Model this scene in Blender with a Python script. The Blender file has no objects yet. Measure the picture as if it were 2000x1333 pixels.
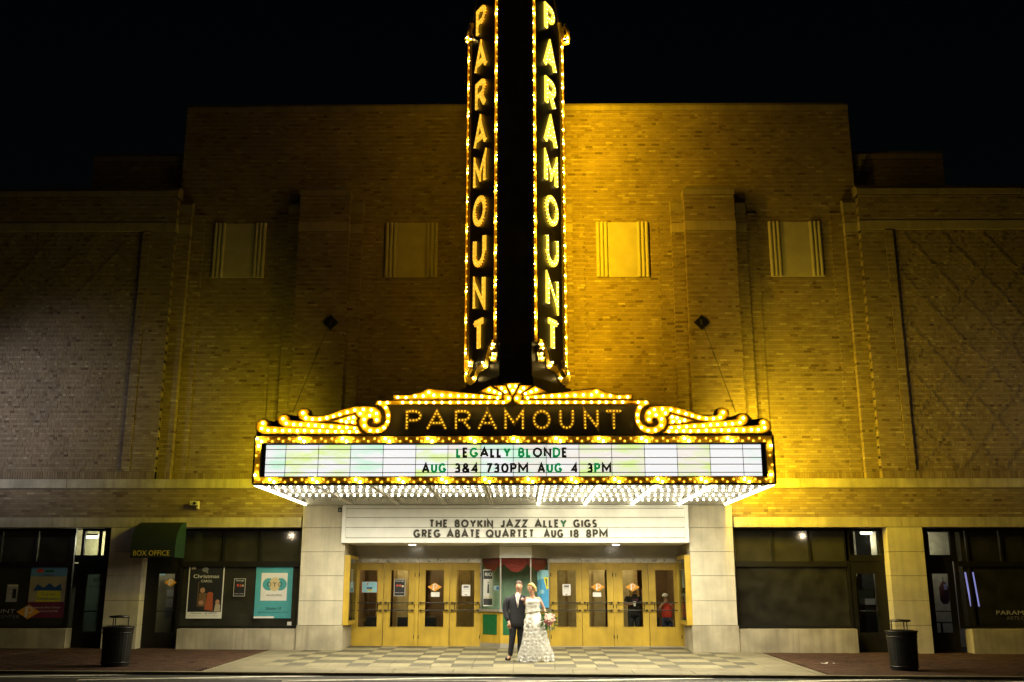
import bpy, bmesh, random
from math import sin, cos, tan, pi, radians, sqrt, atan2, hypot, floor, ceil
from mathutils import Vector, Matrix
import numpy as np
random.seed(7)
SC = bpy.context.scene
# ------------------------------------------------------------------ camera
F = 1944.0; PITCH = radians(13.93); YAW = radians(0.5); CAM = Vector((0.10, -27.1, 1.6))
cd = bpy.data.cameras.new('camera'); cam = bpy.data.objects.new('camera', cd)
SC.collection.objects.link(cam); SC.camera = cam
cd.sensor_width = 36; cd.lens = 36 * F / 2000; cd.clip_end = 600; cd.clip_start = .1
cam.location = CAM; cam.rotation_euler = (pi / 2 + PITCH, 0, YAW)
# ------------------------------------------------------------------ night sky
w = bpy.data.worlds.new('World'); SC.world = w; w.use_nodes = True
nt = w.node_tree; bg = nt.nodes['Background']
sky = nt.nodes.new('ShaderNodeTexSky'); sky.sky_type = 'NISHITA'; sky.sun_disc = False
sky.sun_elevation = radians(4); sky.sun_rotation = radians(180)
nt.links.new(sky.outputs[0], bg.inputs[0]); bg.inputs[1].default_value = 0.0006
SC.view_settings.view_transform = 'Standard'; SC.view_settings.look = 'None'
SC.view_settings.exposure = 0; SC.view_settings.gamma = 1
SC.render.engine = 'CYCLES'
SC.cycles.use_denoising = True; SC.cycles.max_bounces = 6; SC.cycles.diffuse_bounces = 3
SC.cycles.glossy_bounces = 3; SC.cycles.transparent_max_bounces = 12
SC.cycles.sample_clamp_indirect = 4; SC.cycles.use_light_tree = True
SC.cycles.caustics_reflective = False; SC.cycles.caustics_refractive = False

# tuning of the lit things (radiance)
BULB = 34.0; SOFFIT = 26.0; TUBE = 14.0; STREET_L = 600; STREET_R = 130; GLOW = 320.

# ------------------------------------------------------------------ measuring helpers
_f = Vector((-sin(YAW) * cos(PITCH), cos(YAW) * cos(PITCH), sin(PITCH)))
_r = Vector((cos(YAW), sin(YAW), 0)); _u = _r.cross(_f)
def ray(px, py): return _f + _r * ((px - 1000) / F) + _u * ((666.5 - py) / F)
def at(px, py, Y):
    d = ray(px, py); t = (Y - CAM.y) / d.y
    return CAM.x + t * d.x, CAM.z + t * d.z
def on_plane(px, py, p0, n):
    d = ray(px, py); t = (Vector(p0) - CAM).dot(Vector(n)) / d.dot(Vector(n))
    return CAM + d * t
def gz(x, y): return .015 * y - .005 * x            # the pavement falls to the kerb and to the right

# ------------------------------------------------------------------ objects, tags
def link(o, parent=None):
    SC.collection.objects.link(o)
    if parent is not None: o.parent = parent
    return o
def tag(o, label=None, cat=None, group=None, kind=None):
    if label: o['label'] = label
    if cat: o['category'] = cat
    if group: o['group'] = group
    if kind: o['kind'] = kind
    return o
def thing(name, label, cat, loc=(0, 0, 0), group=None, rz=0):
    o = bpy.data.objects.new(name, None); link(o); o.location = loc; o.rotation_euler = (0, 0, rz)
    o.empty_display_size = .2
    return tag(o, label, cat, group)

class MB:
    def __init__(s): s.v = []; s.f = []; s.m = []; s.cur = 0; s.mats = []
    def use(s, m):
        if m not in s.mats: s.mats.append(m)
        s.cur = s.mats.index(m); return s
    def add(s, vs, fs):
        b = len(s.v); s.v += [tuple(v) for v in vs]
        for f in fs: s.f.append([b + i for i in f]); s.m.append(s.cur)
        return s
    def box(s, x0, x1, y0, y1, z0, z1):
        x0, x1 = min(x0, x1), max(x0, x1); y0, y1 = min(y0, y1), max(y0, y1); z0, z1 = min(z0, z1), max(z0, z1)
        return s.add([(x0, y0, z0), (x1, y0, z0), (x1, y1, z0), (x0, y1, z0), (x0, y0, z1), (x1, y0, z1), (x1, y1, z1), (x0, y1, z1)],
                     [(0, 3, 2, 1), (4, 5, 6, 7), (0, 1, 5, 4), (1, 2, 6, 5), (2, 3, 7, 6), (3, 0, 4, 7)])
    def bbox(s, x0, x1, y0, y1, z0, z1, b=.01):      # box with chamfered front edges (front = -y)
        vs = [(x0, y1, z0), (x1, y1, z0), (x1, y1, z1), (x0, y1, z1), (x0, y0 + b, z0), (x1, y0 + b, z0), (x1, y0 + b, z1), (x0, y0 + b, z1),
              (x0 + b, y0, z0 + b), (x1 - b, y0, z0 + b), (x1 - b, y0, z1 - b), (x0 + b, y0, z1 - b)]
        return s.add(vs, [(0, 3, 2, 1), (8, 9, 10, 11), (4, 5, 9, 8), (5, 6, 10, 9), (6, 7, 11, 10), (7, 4, 8, 11),
                          (0, 1, 5, 4), (1, 2, 6, 5), (2, 3, 7, 6), (3, 0, 4, 7)])
    def extr(s, pts, p0, p1, back=True):              # extrude polygon: p0/p1 map (u,v)->xyz
        n = len(pts); a = [p0(*p) for p in pts]; b = [p1(*p) for p in pts]
        fs = [tuple(range(n))] + ([tuple(range(2 * n - 1, n - 1, -1))] if back else [])
        fs += [(i, n + i, n + (i + 1) % n, (i + 1) % n) for i in range(n)]
        return s.add(a + b, fs)
    def prism_xz(s, pts, y0, y1): return s.extr(pts, lambda x, z: (x, y0, z), lambda x, z: (x, y1, z))
    def prism_xy(s, pts, z0, z1): return s.extr(pts, lambda x, y: (x, y, z1), lambda x, y: (x, y, z0))
    def prism_yz(s, pts, x0, x1): return s.extr(pts, lambda y, z: (x0, y, z), lambda y, z: (x1, y, z))
    def tube(s, pts, r, n=8, cap=True):
        pts = [Vector(p) for p in pts]; rs = r if isinstance(r, (list, tuple)) else [r] * len(pts)
        ring = []; pa_ = None
        for i, p in enumerate(pts):
            d = (pts[min(i + 1, len(pts) - 1)] - pts[max(i - 1, 0)]).normalized()
            up = Vector((0, 0, 1)) if abs(d.z) < .9 else Vector((0, 1, 0))
            a = d.cross(up).normalized()
            if pa_ is not None: a = (pa_ - d * pa_.dot(d)).normalized()
            pa_ = a; b = a.cross(d)
            ring.append([p + (a * cos(2 * pi * k / n) + b * sin(2 * pi * k / n)) * rs[i] for k in range(n)])
        vs = [v for q in ring for v in q]; fs = []
        for i in range(len(pts) - 1):
            for k in range(n): fs.append((i * n + k, i * n + (k + 1) % n, (i + 1) * n + (k + 1) % n, (i + 1) * n + k))
        if cap: fs += [tuple(range(n - 1, -1, -1)), tuple(range((len(pts) - 1) * n, len(pts) * n))]
        return s.add(vs, fs)
    def loft(s, rings, n=16, cap=True):               # rings: (cx,cy,z,rx,ry)
        vs = []; fs = []
        for cx, cy, z, rx, ry in rings: vs += [(cx + rx * cos(2 * pi * k / n), cy + ry * sin(2 * pi * k / n), z) for k in range(n)]
        for i in range(len(rings) - 1):
            for k in range(n): fs.append((i * n + k, i * n + (k + 1) % n, (i + 1) * n + (k + 1) % n, (i + 1) * n + k))
        if cap: fs += [tuple(range(n - 1, -1, -1)), tuple(range((len(rings) - 1) * n, len(rings) * n))]
        return s.add(vs, fs)
    def ball(s, c, r, n=8, m=6, sc=(1, 1, 1), rot=None):
        vs = []; fs = []
        for i in range(m + 1):
            t = pi * i / m
            for k in range(n):
                p = Vector((sin(t) * cos(2 * pi * k / n) * r * sc[0], sin(t) * sin(2 * pi * k / n) * r * sc[1], cos(t) * r * sc[2]))
                if rot: p = rot @ p
                vs.append(Vector(c) + p)
        for i in range(m):
            for k in range(n): fs.append((i * n + k, (i + 1) * n + k, (i + 1) * n + (k + 1) % n, i * n + (k + 1) % n))
        return s.add(vs, fs)
    def mesh(s, name):
        me = bpy.data.meshes.new(name); me.from_pydata(s.v, [], s.f)
        for m in s.mats: me.materials.append(m)
        if len(s.mats) > 1: me.polygons.foreach_set('material_index', s.m)
        me.update(); return me
    def obj(s, name, m=None, parent=None, smooth=False, **kw):
        if m is not None and not s.mats: s.mats = [m]
        me = s.mesh(name)
        if smooth: me.polygons.foreach_set('use_smooth', [True] * len(me.polygons))
        o = bpy.data.objects.new(name, me); link(o, parent); tag(o, **kw); return o
def box(name, m, parent, x0, x1, y0, y1, z0, z1, **kw): return MB().box(x0, x1, y0, y1, z0, z1).obj(name, m, parent, **kw)
def inst(name, me, parent, loc, scale=None, rot=None, **kw):
    o = bpy.data.objects.new(name, me); link(o, parent); o.location = loc
    if scale: o.scale = scale
    if rot: o.rotation_euler = rot
    return tag(o, **kw)

# ------------------------------------------------------------------ materials
def M(name, col, rough=.6, metal=0., var=.18, scale=6., bump=0., bscale=50., streak=0., spec=.5, fine=0., coat=0.):
    m = bpy.data.materials.new(name); m.use_nodes = True; t = m.node_tree; N = t.nodes; L = t.links
    b = N['Principled BSDF']; b.inputs['Roughness'].default_value = rough; b.inputs['Metallic'].default_value = metal
    b.inputs['Specular IOR Level'].default_value = spec
    if coat: b.inputs['Coat Weight'].default_value = coat
    g = N.new('ShaderNodeNewGeometry')
    def noise(sc, vec=None, det=4):
        n = N.new('ShaderNodeTexNoise'); n.inputs['Scale'].default_value = sc; n.inputs['Detail'].default_value = det
        L.new(vec if vec is not None else g.outputs['Position'], n.inputs['Vector']); return n
    def mixc(a, bb, fac, mode='MIX'):
        x = N.new('ShaderNodeMix'); x.data_type = 'RGBA'; x.blend_type = mode
        for s_, v in ((6, a), (7, bb)):
            if isinstance(v, tuple): x.inputs[s_].default_value = (*v, 1)
            else: L.new(v, x.inputs[s_])
        if isinstance(fac, float): x.inputs[0].default_value = fac
        else: L.new(fac, x.inputs[0])
        return x.outputs[2]
    r = N.new('ShaderNodeMapRange'); r.inputs[1].default_value = .3; r.inputs[2].default_value = .7
    L.new(noise(scale).outputs[0], r.inputs[0])
    lo = tuple(c * (1 - var) for c in col); hi = tuple(min(1, c * (1 + var)) for c in col)
    c = mixc(lo, hi, r.outputs[0])
    if streak:
        mp = N.new('ShaderNodeVectorMath'); mp.operation = 'MULTIPLY'; mp.inputs[1].default_value = (7, 7, .55)
        L.new(g.outputs['Position'], mp.inputs[0])
        r2 = N.new('ShaderNodeMapRange'); r2.inputs[1].default_value = .45; r2.inputs[2].default_value = .75; r2.inputs[4].default_value = streak
        L.new(noise(1.0, mp.outputs[0], 5).outputs[0], r2.inputs[0])
        c = mixc(c, tuple(x * .45 for x in col), r2.outputs[0])
    if fine:
        r3 = N.new('ShaderNodeMapRange'); r3.inputs[1].default_value = .35; r3.inputs[2].default_value = .65; r3.inputs[4].default_value = fine
        L.new(noise(140., det=2).outputs[0], r3.inputs[0]); c = mixc(c, tuple(x * .5 for x in col), r3.outputs[0])
    L.new(c, b.inputs['Base Color'])
    rr = N.new('ShaderNodeMapRange'); rr.inputs[3].default_value = max(.03, rough - .12); rr.inputs[4].default_value = min(1, rough + .12)
    L.new(noise(scale * 2.3).outputs[0], rr.inputs[0]); L.new(rr.outputs[0], b.inputs['Roughness'])
    if bump:
        bm = N.new('ShaderNodeBump'); bm.inputs['Strength'].default_value = bump; bm.inputs['Distance'].default_value = .01
        L.new(noise(bscale).outputs[0], bm.inputs['Height']); L.new(bm.outputs[0], b.inputs['Normal'])
    return m
def E(name, col, st, nvar=0., scale=3.):
    m = bpy.data.materials.new(name); m.use_nodes = True; t = m.node_tree; b = t.nodes['Principled BSDF']
    b.inputs['Base Color'].default_value = (*[min(.8, c) for c in col], 1)
    b.inputs['Emission Color'].default_value = (*col, 1); b.inputs['Emission Strength'].default_value = st
    if nvar:
        g = t.nodes.new('ShaderNodeNewGeometry'); n = t.nodes.new('ShaderNodeTexNoise'); n.inputs['Scale'].default_value = scale
        t.links.new(g.outputs['Position'], n.inputs['Vector'])
        r = t.nodes.new('ShaderNodeMapRange'); r.inputs[1].default_value = .3; r.inputs[2].default_value = .7
        r.inputs[3].default_value = st * (1 - nvar); r.inputs[4].default_value = st * (1 + nvar)
        t.links.new(n.outputs[0], r.inputs[0]); t.links.new(r.outputs[0], b.inputs['Emission Strength'])
    return m
def brick_mat(name, stops, rough=.85):
    m = bpy.data.materials.new(name); m.use_nodes = True; t = m.node_tree; N = t.nodes; L = t.links
    b = N['Principled BSDF']; b.inputs['Roughness'].default_value = rough; b.inputs['Specular IOR Level'].default_value = .3
    a = N.new('ShaderNodeAttribute'); a.attribute_name = 'tone'
    rp = N.new('ShaderNodeValToRGB'); cr = rp.color_ramp
    cr.elements[0].position = 0; cr.elements[0].color = (*stops[0], 1); cr.elements[1].position = 1; cr.elements[1].color = (*stops[-1], 1)
    for i, s_ in enumerate(stops[1:-1]):
        e = cr.elements.new((i + 1) / (len(stops) - 1)); e.color = (*s_, 1)
    L.new(a.outputs['Fac'], rp.inputs[0])
    g = N.new('ShaderNodeNewGeometry')
    n = N.new('ShaderNodeTexNoise'); n.inputs['Scale'].default_value = 1.1; n.inputs['Detail'].default_value = 5; L.new(g.outputs['Position'], n.inputs['Vector'])
    n2 = N.new('ShaderNodeTexNoise'); n2.inputs['Scale'].default_value = 55; n2.inputs['Detail'].default_value = 3; L.new(g.outputs['Position'], n2.inputs['Vector'])
    ad = N.new('ShaderNodeMath'); ad.operation = 'ADD'; L.new(n.outputs[0], ad.inputs[0]); L.new(n2.outputs[0], ad.inputs[1])
    r = N.new('ShaderNodeMapRange'); r.inputs[1].default_value = .7; r.inputs[2].default_value = 1.3; r.inputs[3].default_value = .74; r.inputs[4].default_value = 1.2
    L.new(ad.outputs[0], r.inputs[0])
    vm = N.new('ShaderNodeVectorMath'); vm.operation = 'SCALE'; L.new(rp.outputs[0], vm.inputs[0]); L.new(r.outputs[0], vm.inputs['Scale'])
    L.new(vm.outputs[0], b.inputs['Base Color'])
    return m
def glass_mat(name, tint=(.9, .93, .9), refl=.10, rough=.03, dust_haze=.0):
    m = bpy.data.materials.new(name); m.use_nodes = True; t = m.node_tree; N = t.nodes; L = t.links
    N.remove(N['Principled BSDF']); out = N['Material Output']
    tr = N.new('ShaderNodeBsdfTransparent'); tr.inputs[0].default_value = (*tint, 1)
    gl = N.new('ShaderNodeBsdfGlossy'); gl.inputs['Roughness'].default_value = rough
    lw = N.new('ShaderNodeLayerWeight'); lw.inputs[0].default_value = .5
    pw = N.new('ShaderNodeMath'); pw.operation = 'POWER'; pw.inputs[1].default_value = 5; L.new(lw.outputs['Facing'], pw.inputs[0])
    ad = N.new('ShaderNodeMath'); ad.operation = 'MULTIPLY_ADD'; ad.inputs[1].default_value = .7; ad.inputs[2].default_value = refl * .6; L.new(pw.outputs[0], ad.inputs[0])
    mx = N.new('ShaderNodeMixShader'); L.new(ad.outputs[0], mx.inputs[0]); L.new(tr.outputs[0], mx.inputs[1]); L.new(gl.outputs[0], mx.inputs[2])
    if dust_haze:  # dusty haze added so the dark panes do not go black
        df = N.new('ShaderNodeBsdfDiffuse'); df.inputs[0].default_value = (.5, .48, .4, 1); g = N.new('ShaderNodeNewGeometry'); n = N.new('ShaderNodeTexNoise'); n.inputs['Scale'].default_value = 2.5; n.inputs['Detail'].default_value = 5
        L.new(g.outputs['Position'], n.inputs['Vector']); mp = N.new('ShaderNodeMapRange'); mp.inputs[1].default_value = .3; mp.inputs[2].default_value = .75; mp.inputs[3].default_value = dust_haze * .5; mp.inputs[4].default_value = dust_haze * 1.6; L.new(n.outputs[0], mp.inputs[0])
        m2 = N.new('ShaderNodeMixShader'); L.new(mp.outputs[0], m2.inputs[0]); L.new(mx.outputs[0], m2.inputs[1]); L.new(df.outputs[0], m2.inputs[2]); mx = m2
    L.new(mx.outputs[0], out.inputs[0]); return m

BRICK = brick_mat('buff_brick', [(.10, .065, .037), (.195, .138, .08), (.26, .20, .12), (.35, .29, .185)])
PAVER = brick_mat('red_paver', [(.05, .024, .013), (.085, .042, .022), (.12, .065, .035)])
MORTAR = M('mortar', (.12, .09, .06), .95, bump=.3)
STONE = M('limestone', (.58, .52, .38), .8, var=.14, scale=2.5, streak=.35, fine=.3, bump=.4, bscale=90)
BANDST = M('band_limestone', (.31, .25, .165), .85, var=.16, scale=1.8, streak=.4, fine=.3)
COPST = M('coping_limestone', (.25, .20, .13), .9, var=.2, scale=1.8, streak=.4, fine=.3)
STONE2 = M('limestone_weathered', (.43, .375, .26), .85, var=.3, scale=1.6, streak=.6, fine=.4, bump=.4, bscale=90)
PANELST = M('cast_stone_panel', (.38, .33, .25), .75, var=.1, scale=3, fine=.25, bump=.2)
DARKF = M('dark_bronze_frame', (.008, .007, .005), .5, var=.3, spec=.3)
BLACKP = M('black_painted_metal', (.007, .007, .006), .42, var=.3)
SIGNG = M('dark_green_enamel', (.07, .062, .022), .5, var=.25, scale=3)
GOLD = M('gold_sheet_metal', (.88, .57, .035), .38, metal=.08, var=.25, scale=4)
YEL = M('yellow_enamel', (.85, .50, .01), .5, var=.08, scale=5)
YELD = M('yellow_door_paint', (.50, .33, .035), .42, var=.2, scale=1.8, streak=.38, fine=.2, coat=.2)
WHITEP = M('white_sign_paint', (.82, .81, .77), .45, var=.05, scale=3, streak=.08)
SOFW = M('soffit_white_paint', (.52, .51, .48), .5, var=.08)
SOFG = M('soffit_grey_channel', (.45, .43, .38), .5, var=.12)
STEEL = M('brushed_steel', (.42, .39, .33), .34, metal=.5, var=.12, scale=1.5)
STEELD = M('stamped_steel', (.6, .57, .5), .3, metal=.5, var=.2, scale=5, bump=1.0, bscale=9)
LETD = M('dark_brown_letter', (.035, .028, .012), .5)
LETG = E('green_translucent_letter', (.0, .34, .09), .55)
CONC = M('concrete', (.21, .18, .105), .85, var=.25, scale=1.3, fine=.4, bump=.3, bscale=120)
TILEL = M('light_terrazzo_tile', (.225, .195, .105), .7, var=.22, scale=1.3, fine=.4)
TILED = M('dark_terrazzo_tile', (.085, .074, .045), .65, var=.2, scale=2, fine=.4)
JOINT = M('joint_dirt', (.08, .065, .04), .95)
ASPH = M('asphalt', (.036, .033, .025), .8, var=.25, scale=2, fine=.6, bump=.8, bscale=160)
PAINT = M('worn_white_road_paint', (.8, .76, .6), .7, var=.2, scale=6, fine=.4)
AWN = M('green_canvas', (.0015, .009, .006), .8, var=.15, scale=4, bump=.3, bscale=200)
GREENP = M('green_panel_paint', (.0, .10, .025), .5)
TEAL = M('teal_booth_wall', (.32, .46, .35), .7, var=.08, streak=.2)
REDC = M('red_velvet', (.28, .035, .03), .85, var=.2, scale=9)
WOODG = M('lobby_oak_door', (.34, .23, .10), .4, var=.25, scale=5, streak=.5)
WOODD = M('lobby_brown_wall', (.13, .075, .035), .6, var=.3, scale=3, streak=.4)
CLOTHB = M('black_cloth', (.014, .014, .017), .85, var=.3, scale=10)
CREAM = M('cream_interior_wall', (.55, .50, .36), .8)
INTD = M('dark_interior', (.03, .028, .022), .9)
WHITE = M('white_paper', (.75, .73, .7), .6, var=.03)
BLACK = M('black_ink', (.012, .012, .014), .6, var=.05)
SCREEN = M('sunshade_screen', (.26, .24, .17), .8, var=.15)
GLASS = glass_mat('window_glass'); GLASSD = glass_mat('dark_window_glass', (.50, .50, .45), .09, .04, .035)

WARM = (1, .62, .10)
E_BULB = E('lit_yellow_bulb', (1, .66, .16), BULB)
E_BULBC = E('lit_border_bulb', (1, .68, .2), BULB * 5.2)
E_DIM = E('dim_amber_bulb', (1, .56, .03), 1.0)
E_OFF = E('fading_amber_bulb', (1, .50, .03), 3.2)  # unlit bulbs given an added glow to brighten the gold frame
E_SOF = E('lit_soffit_bulb', (1, .93, .70), SOFFIT)
E_TUBE = E('lit_soffit_tube', (1, .92, .62), TUBE)
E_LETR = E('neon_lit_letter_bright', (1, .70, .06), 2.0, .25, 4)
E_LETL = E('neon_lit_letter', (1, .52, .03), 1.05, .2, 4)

# ------------------------------------------------------------------ street lamps just outside the view (their pools show on both wings)
def street_lamp(x, y, h, energy, col, label, aim):
    t = thing('street_lamp', label, 'street lamp', (x, y, gz(x, y)), 'street lamps at the kerb')
    MB().tube([(0, 0, 0), (0, 0, .5), (0, 0, h)], [.13, .09, .06], 12).obj('pole', BLACKP, t)
    MB().loft([(0, 0, 0, .2, .2), (0, 0, .25, .16, .16), (0, 0, .35, .1, .1)]).obj('base', BLACKP, t)
    MB().loft([(0, 0, h, .1, .1), (0, 0, h + .12, .2, .2), (0, 0, h + .5, .26, .26), (0, 0, h + .62, .2, .2), (0, 0, h + .75, .03, .03)]).obj('lantern', E('street_lantern_' + str(x), col, 3 if y > -20 else .5), t)
    l = bpy.data.lights.new('street_light', 'SPOT'); l.energy = energy; l.color = col; l.shadow_soft_size = .15; l.spot_size = radians(76); l.spot_blend = 1
    o = bpy.data.objects.new('street_light', l); link(o, t); o.location = (0, .35, h + .25)
    d = Vector(aim) - (Vector(t.location) + o.location); o.rotation_euler = d.to_track_quat('-Z', 'Y').to_euler()
    return t
street_lamp(-15.6, -4.9, 5.6, STREET_L, (.80, .82, 1), 'black street lamp at the kerb beyond the left edge', (-13.6, 0, 6.0))
street_lamp(16.2, -4.9, 5.6, STREET_R, (1, .88, .66), 'black street lamp at the kerb beyond the right edge', (13.5, 0, 6.4))

for i_, x_ in enumerate((-15, 1.5, 18)):  # unseen lamps added for window reflections and a faint front fill
    t_ = street_lamp(x_, -39 + i_, 5.2, 1, (1, .8, .55), ('black street lamp across the road, left of the viewpoint', 'black street lamp across the road, behind the viewpoint', 'black street lamp across the road, right of the viewpoint')[i_], (x_, -20, 0))
    for c_ in t_.children:
        if c_.type == 'LIGHT': c_.data.type = 'POINT'; c_.data.energy = 60
# ------------------------------------------------------------------ ground
def sheet(name, m, poly, dz=0, thick=None, parent=None, **kw):
    mb = MB(); mb.extr(poly, lambda x, y: (x, y, gz(x, y) + dz), lambda x, y: (x, y, gz(x, y) + dz - (thick or .02)), True)
    return mb.obj(name, m, parent, **kw)
KY = -5.92                                              # kerb line
sheet('road', ASPH, [(-120, -90), (120, -90), (120, KY - .0), (-120, KY - .0)], -.06, .3, kind='structure')
kerb = sheet('kerb', CONC, [(-60, KY), (60, KY), (60, KY + .16), (-60, KY + .16)], 0, .4, kind='structure')
pav = sheet('brick_sidewalk', JOINT, [(-60, KY + .16), (60, KY + .16), (60, 3.5), (-60, 3.5)], -.03, .3, kind='structure')
# road paint: thin stripe and angled stall lines
pm = MB()
def rp(pts, dz=-.056): pm.add([(x, y, gz(x, y) + dz) for x, y in pts], [tuple(range(len(pts)))])
rp([(-14, -6.42), (-10, -6.54), (-3, -6.66), (3, -6.56), (10, -6.42), (14, -6.36), (14, -6.40), (10, -6.46), (3, -6.61), (-3, -6.71), (-10, -6.59), (-14, -6.47)])
for k in range(-4, 6):
    xe = .0 + 3.93 * k + .1
    rp([(xe, -6.02), (xe - .5, -6.00), (xe - 1.5, -6.14), (xe - 3.3, -6.60), (xe - 4.6, -6.95), (xe - 4.6, -7.05), (xe - 1.2, -6.28)], -.0555)
tag(pm.obj('road_marking', PAINT), kind='structure')

# checkered apron in front of the doors
AX0, AX1 = -6.45, 6.33
apron = sheet('apron_paving', JOINT, [(AX0, KY + .16), (AX1, KY + .16), (AX1, 2.0), (AX0, 2.0)], -.012, .3, kind='structure')
TW, TD, Y0 = .457, .755, -4.42
tl = MB().box(0, TW - .008, 0, TD - .008, -.03, 0).mesh('tile_light'); tl.materials.append(TILEL)
tdk = MB().box(0, TW - .008, 0, TD - .008, -.03, 0).mesh('tile_dark'); tdk.materials.append(TILED)
sh = Matrix(((1, 0, 0, 0), (0, 1, 0, 0), (-.005, .015, 1, 0), (0, 0, 0, 1)))
tl.transform(sh); tdk.transform(sh)
grp = [0, 1, 1, 2, 3, 4, 4, 5, 6, 6, 7, 8, 9, 9, 10]
NC = 12
for c in range(-NC, NC):
    for r_ in range(8):
        x = c * TW - .06; y = Y0 + r_ * TD
        if y + TD > 1.62 and r_ == 7: pass
        k = c if c >= 0 else -c - 1
        dark = (grp[k] + r_) % 2 == 1
        inst('paving_tile', tdk if dark else tl, apron, (x, y, gz(x, y) + .001 * random.random()))
# light concrete slabs around the checker field: side strips, front strip, kerb strip
cb = []
for s_, xa, xb in ((-1, AX0 + .17, -NC * TW - .06), (1, NC * TW - .06, AX1 - .17)):
    y = Y0
    while y < 0.5:
        cb.append((xa + .004, xb - .006, y, min(y + 1.5, 1.6) - .008)); y += 1.5
for k in range(14):
    xa = AX0 + .17 + k * (AX1 - AX0 - .34) / 14; cb.append((xa, xa + (AX1 - AX0 - .34) / 14 - .01, Y0 - .62, Y0 - .008))
for k in range(10):
    xa = AX0 + .17 + k * (AX1 - AX0 - .34) / 10; cb.append((xa, xa + (AX1 - AX0 - .34) / 10 - .014, KY + .17, Y0 - .63))
for s_ in (0, 1):
    xa, xb = ((AX0, AX0 + .16), (AX1 - .16, AX1))[s_]
    for k in range(4): cb.append((xa, xb, KY + .17 + k * 1.46, KY + .17 + k * 1.46 + 1.45))
for xa, xb, ya, yb in cb:
    sheet('concrete_slab', CONC, [(xa, ya), (xb, ya), (xb, yb), (xa, yb)], .0015 * random.random(), .03, apron)

gm = MB(); GR_ = random.Random(11)
for k in range(150):
    x_, y_ = GR_.uniform(AX0 + .3, AX1 - .3), GR_.uniform(KY + .3, 1.3); r2 = GR_.uniform(.008, .022)
    gm.add([(x_ + r2 * cos(a_ * pi / 3), y_ + r2 * .9 * sin(a_ * pi / 3), gz(x_, y_) + .003) for a_ in range(6)], [(0, 1, 2, 3, 4, 5)])
gm.obj('gum_spots', M('old_gum', (.07, .06, .045), .8), apron, kind='stuff')
# ------------------------------------------------------------------ brick geometry (numpy boxes with a per-face 'tone')
CH, BL, JT = .0677, .213, .010
def make_boxes(name, arr, tones, m, parent, **kw):
    a = np.array(arr, dtype=np.float32)                  # x0,x1,y0,y1,z0,z1
    n = len(a)
    v = np.empty((n, 8, 3), np.float32)
    for i, (xi, yi, zi) in enumerate(((0, 2, 4), (1, 2, 4), (1, 3, 4), (0, 3, 4), (0, 2, 5), (1, 2, 5), (1, 3, 5), (0, 3, 5))):
        v[:, i, 0] = a[:, xi]; v[:, i, 1] = a[:, yi]; v[:, i, 2] = a[:, zi]
    q = np.array(((0, 3, 2, 1), (4, 5, 6, 7), (0, 1, 5, 4), (1, 2, 6, 5), (3, 0, 4, 7)), np.int32)
    f = (np.arange(n, dtype=np.int32) * 8)[:, None, None] + q[None]
    me = bpy.data.meshes.new(name); me.vertices.add(n * 8); me.vertices.foreach_set('co', v.ravel())
    nf = n * 5; me.loops.add(nf * 4); me.loops.foreach_set('vertex_index', f.ravel())
    me.polygons.add(nf); me.polygons.foreach_set('loop_start', np.arange(0, nf * 4, 4, dtype=np.int32))
    at_ = me.attributes.new('tone', 'FLOAT', 'FACE'); at_.data.foreach_set('value', np.repeat(np.array(tones, np.float32), 5))
    me.polygons.foreach_set('use_smooth', np.zeros(nf, dtype=bool)); me.update(calc_edges=True); me.materials.append(m)
    o = bpy.data.objects.new(name, me); link(o, parent); tag(o, **kw); return o
RB = np.random.RandomState(3)
def lay(x0, x1, z0, z1, Y, depth, holes=(), out=None, tones=None, prof=None, courseref=4.68, half=False):
    k0 = int(ceil((z0 - courseref) / CH - .3)); k1 = int(floor((z1 - courseref) / CH + .3))
    for k in range(k0, k1):
        za = max(z0, courseref + k * CH); zb = min(z1, courseref + (k + 1) * CH)
        if zb - za < .03: continue
        zc = (za + zb) / 2; iv = [(x0, x1)]
        for hx0, hx1, hz0, hz1 in holes:
            if hz0 < zc < hz1:
                nv = []
                for a, b in iv:
                    if hx1 <= a or hx0 >= b: nv.append((a, b)); continue
                    if hx0 > a: nv.append((a, hx0))
                    if hx1 < b: nv.append((hx1, b))
                iv = nv
        hdr = k % 2 == 0; L = BL
        off = (k % 2) * L / 2 + (k // 2 % 2) * .03
        for a, b in iv:
            i = floor((a - off) / L)
            while i * L + off < b:
                xa = max(a, i * L + off); xb = min(b, (i + 1) * L + off); i += 1
                if xb - xa < .035: continue
                parts = [(xa, xb)]
                if xb - xa > .15 and (half or (hdr and RB.rand() < .35)): parts = [(xa, (xa + xb) / 2), ((xa + xb) / 2, xb)]
                for pa, pb in parts:
                    yy = Y + RB.uniform(-.0018, .0018)
                    if prof is not None: yy += prof((pa + pb) / 2, zc)
                    g_ = .005; gx_ = .0025
                    out.append((pa + (gx_ if pa > a + 1e-4 else 0), pb - (gx_ if pb < b - 1e-4 else 0), yy, Y + depth, za + g_, zb - g_))
                    t_ = (.58 if not hdr else .40) + RB.normal(0, .085)
                    if RB.rand() < .06: t_ -= .3
                    if RB.rand() < .05: t_ += .3
                    tones.append(min(1, max(0, t_)))
def soldiers(x0, x1, z0, z1, Y, depth, out, tones):
    x = x0
    while x < x1 - .02:
        xb = min(x + CH, x1); out.append((x + .005, xb - .005, Y + RB.uniform(-.003, .003), Y + depth, z0 + .005, z1 - .005))
        tones.append(min(1, max(0, .42 + RB.normal(0, .13)))); x += CH

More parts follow.
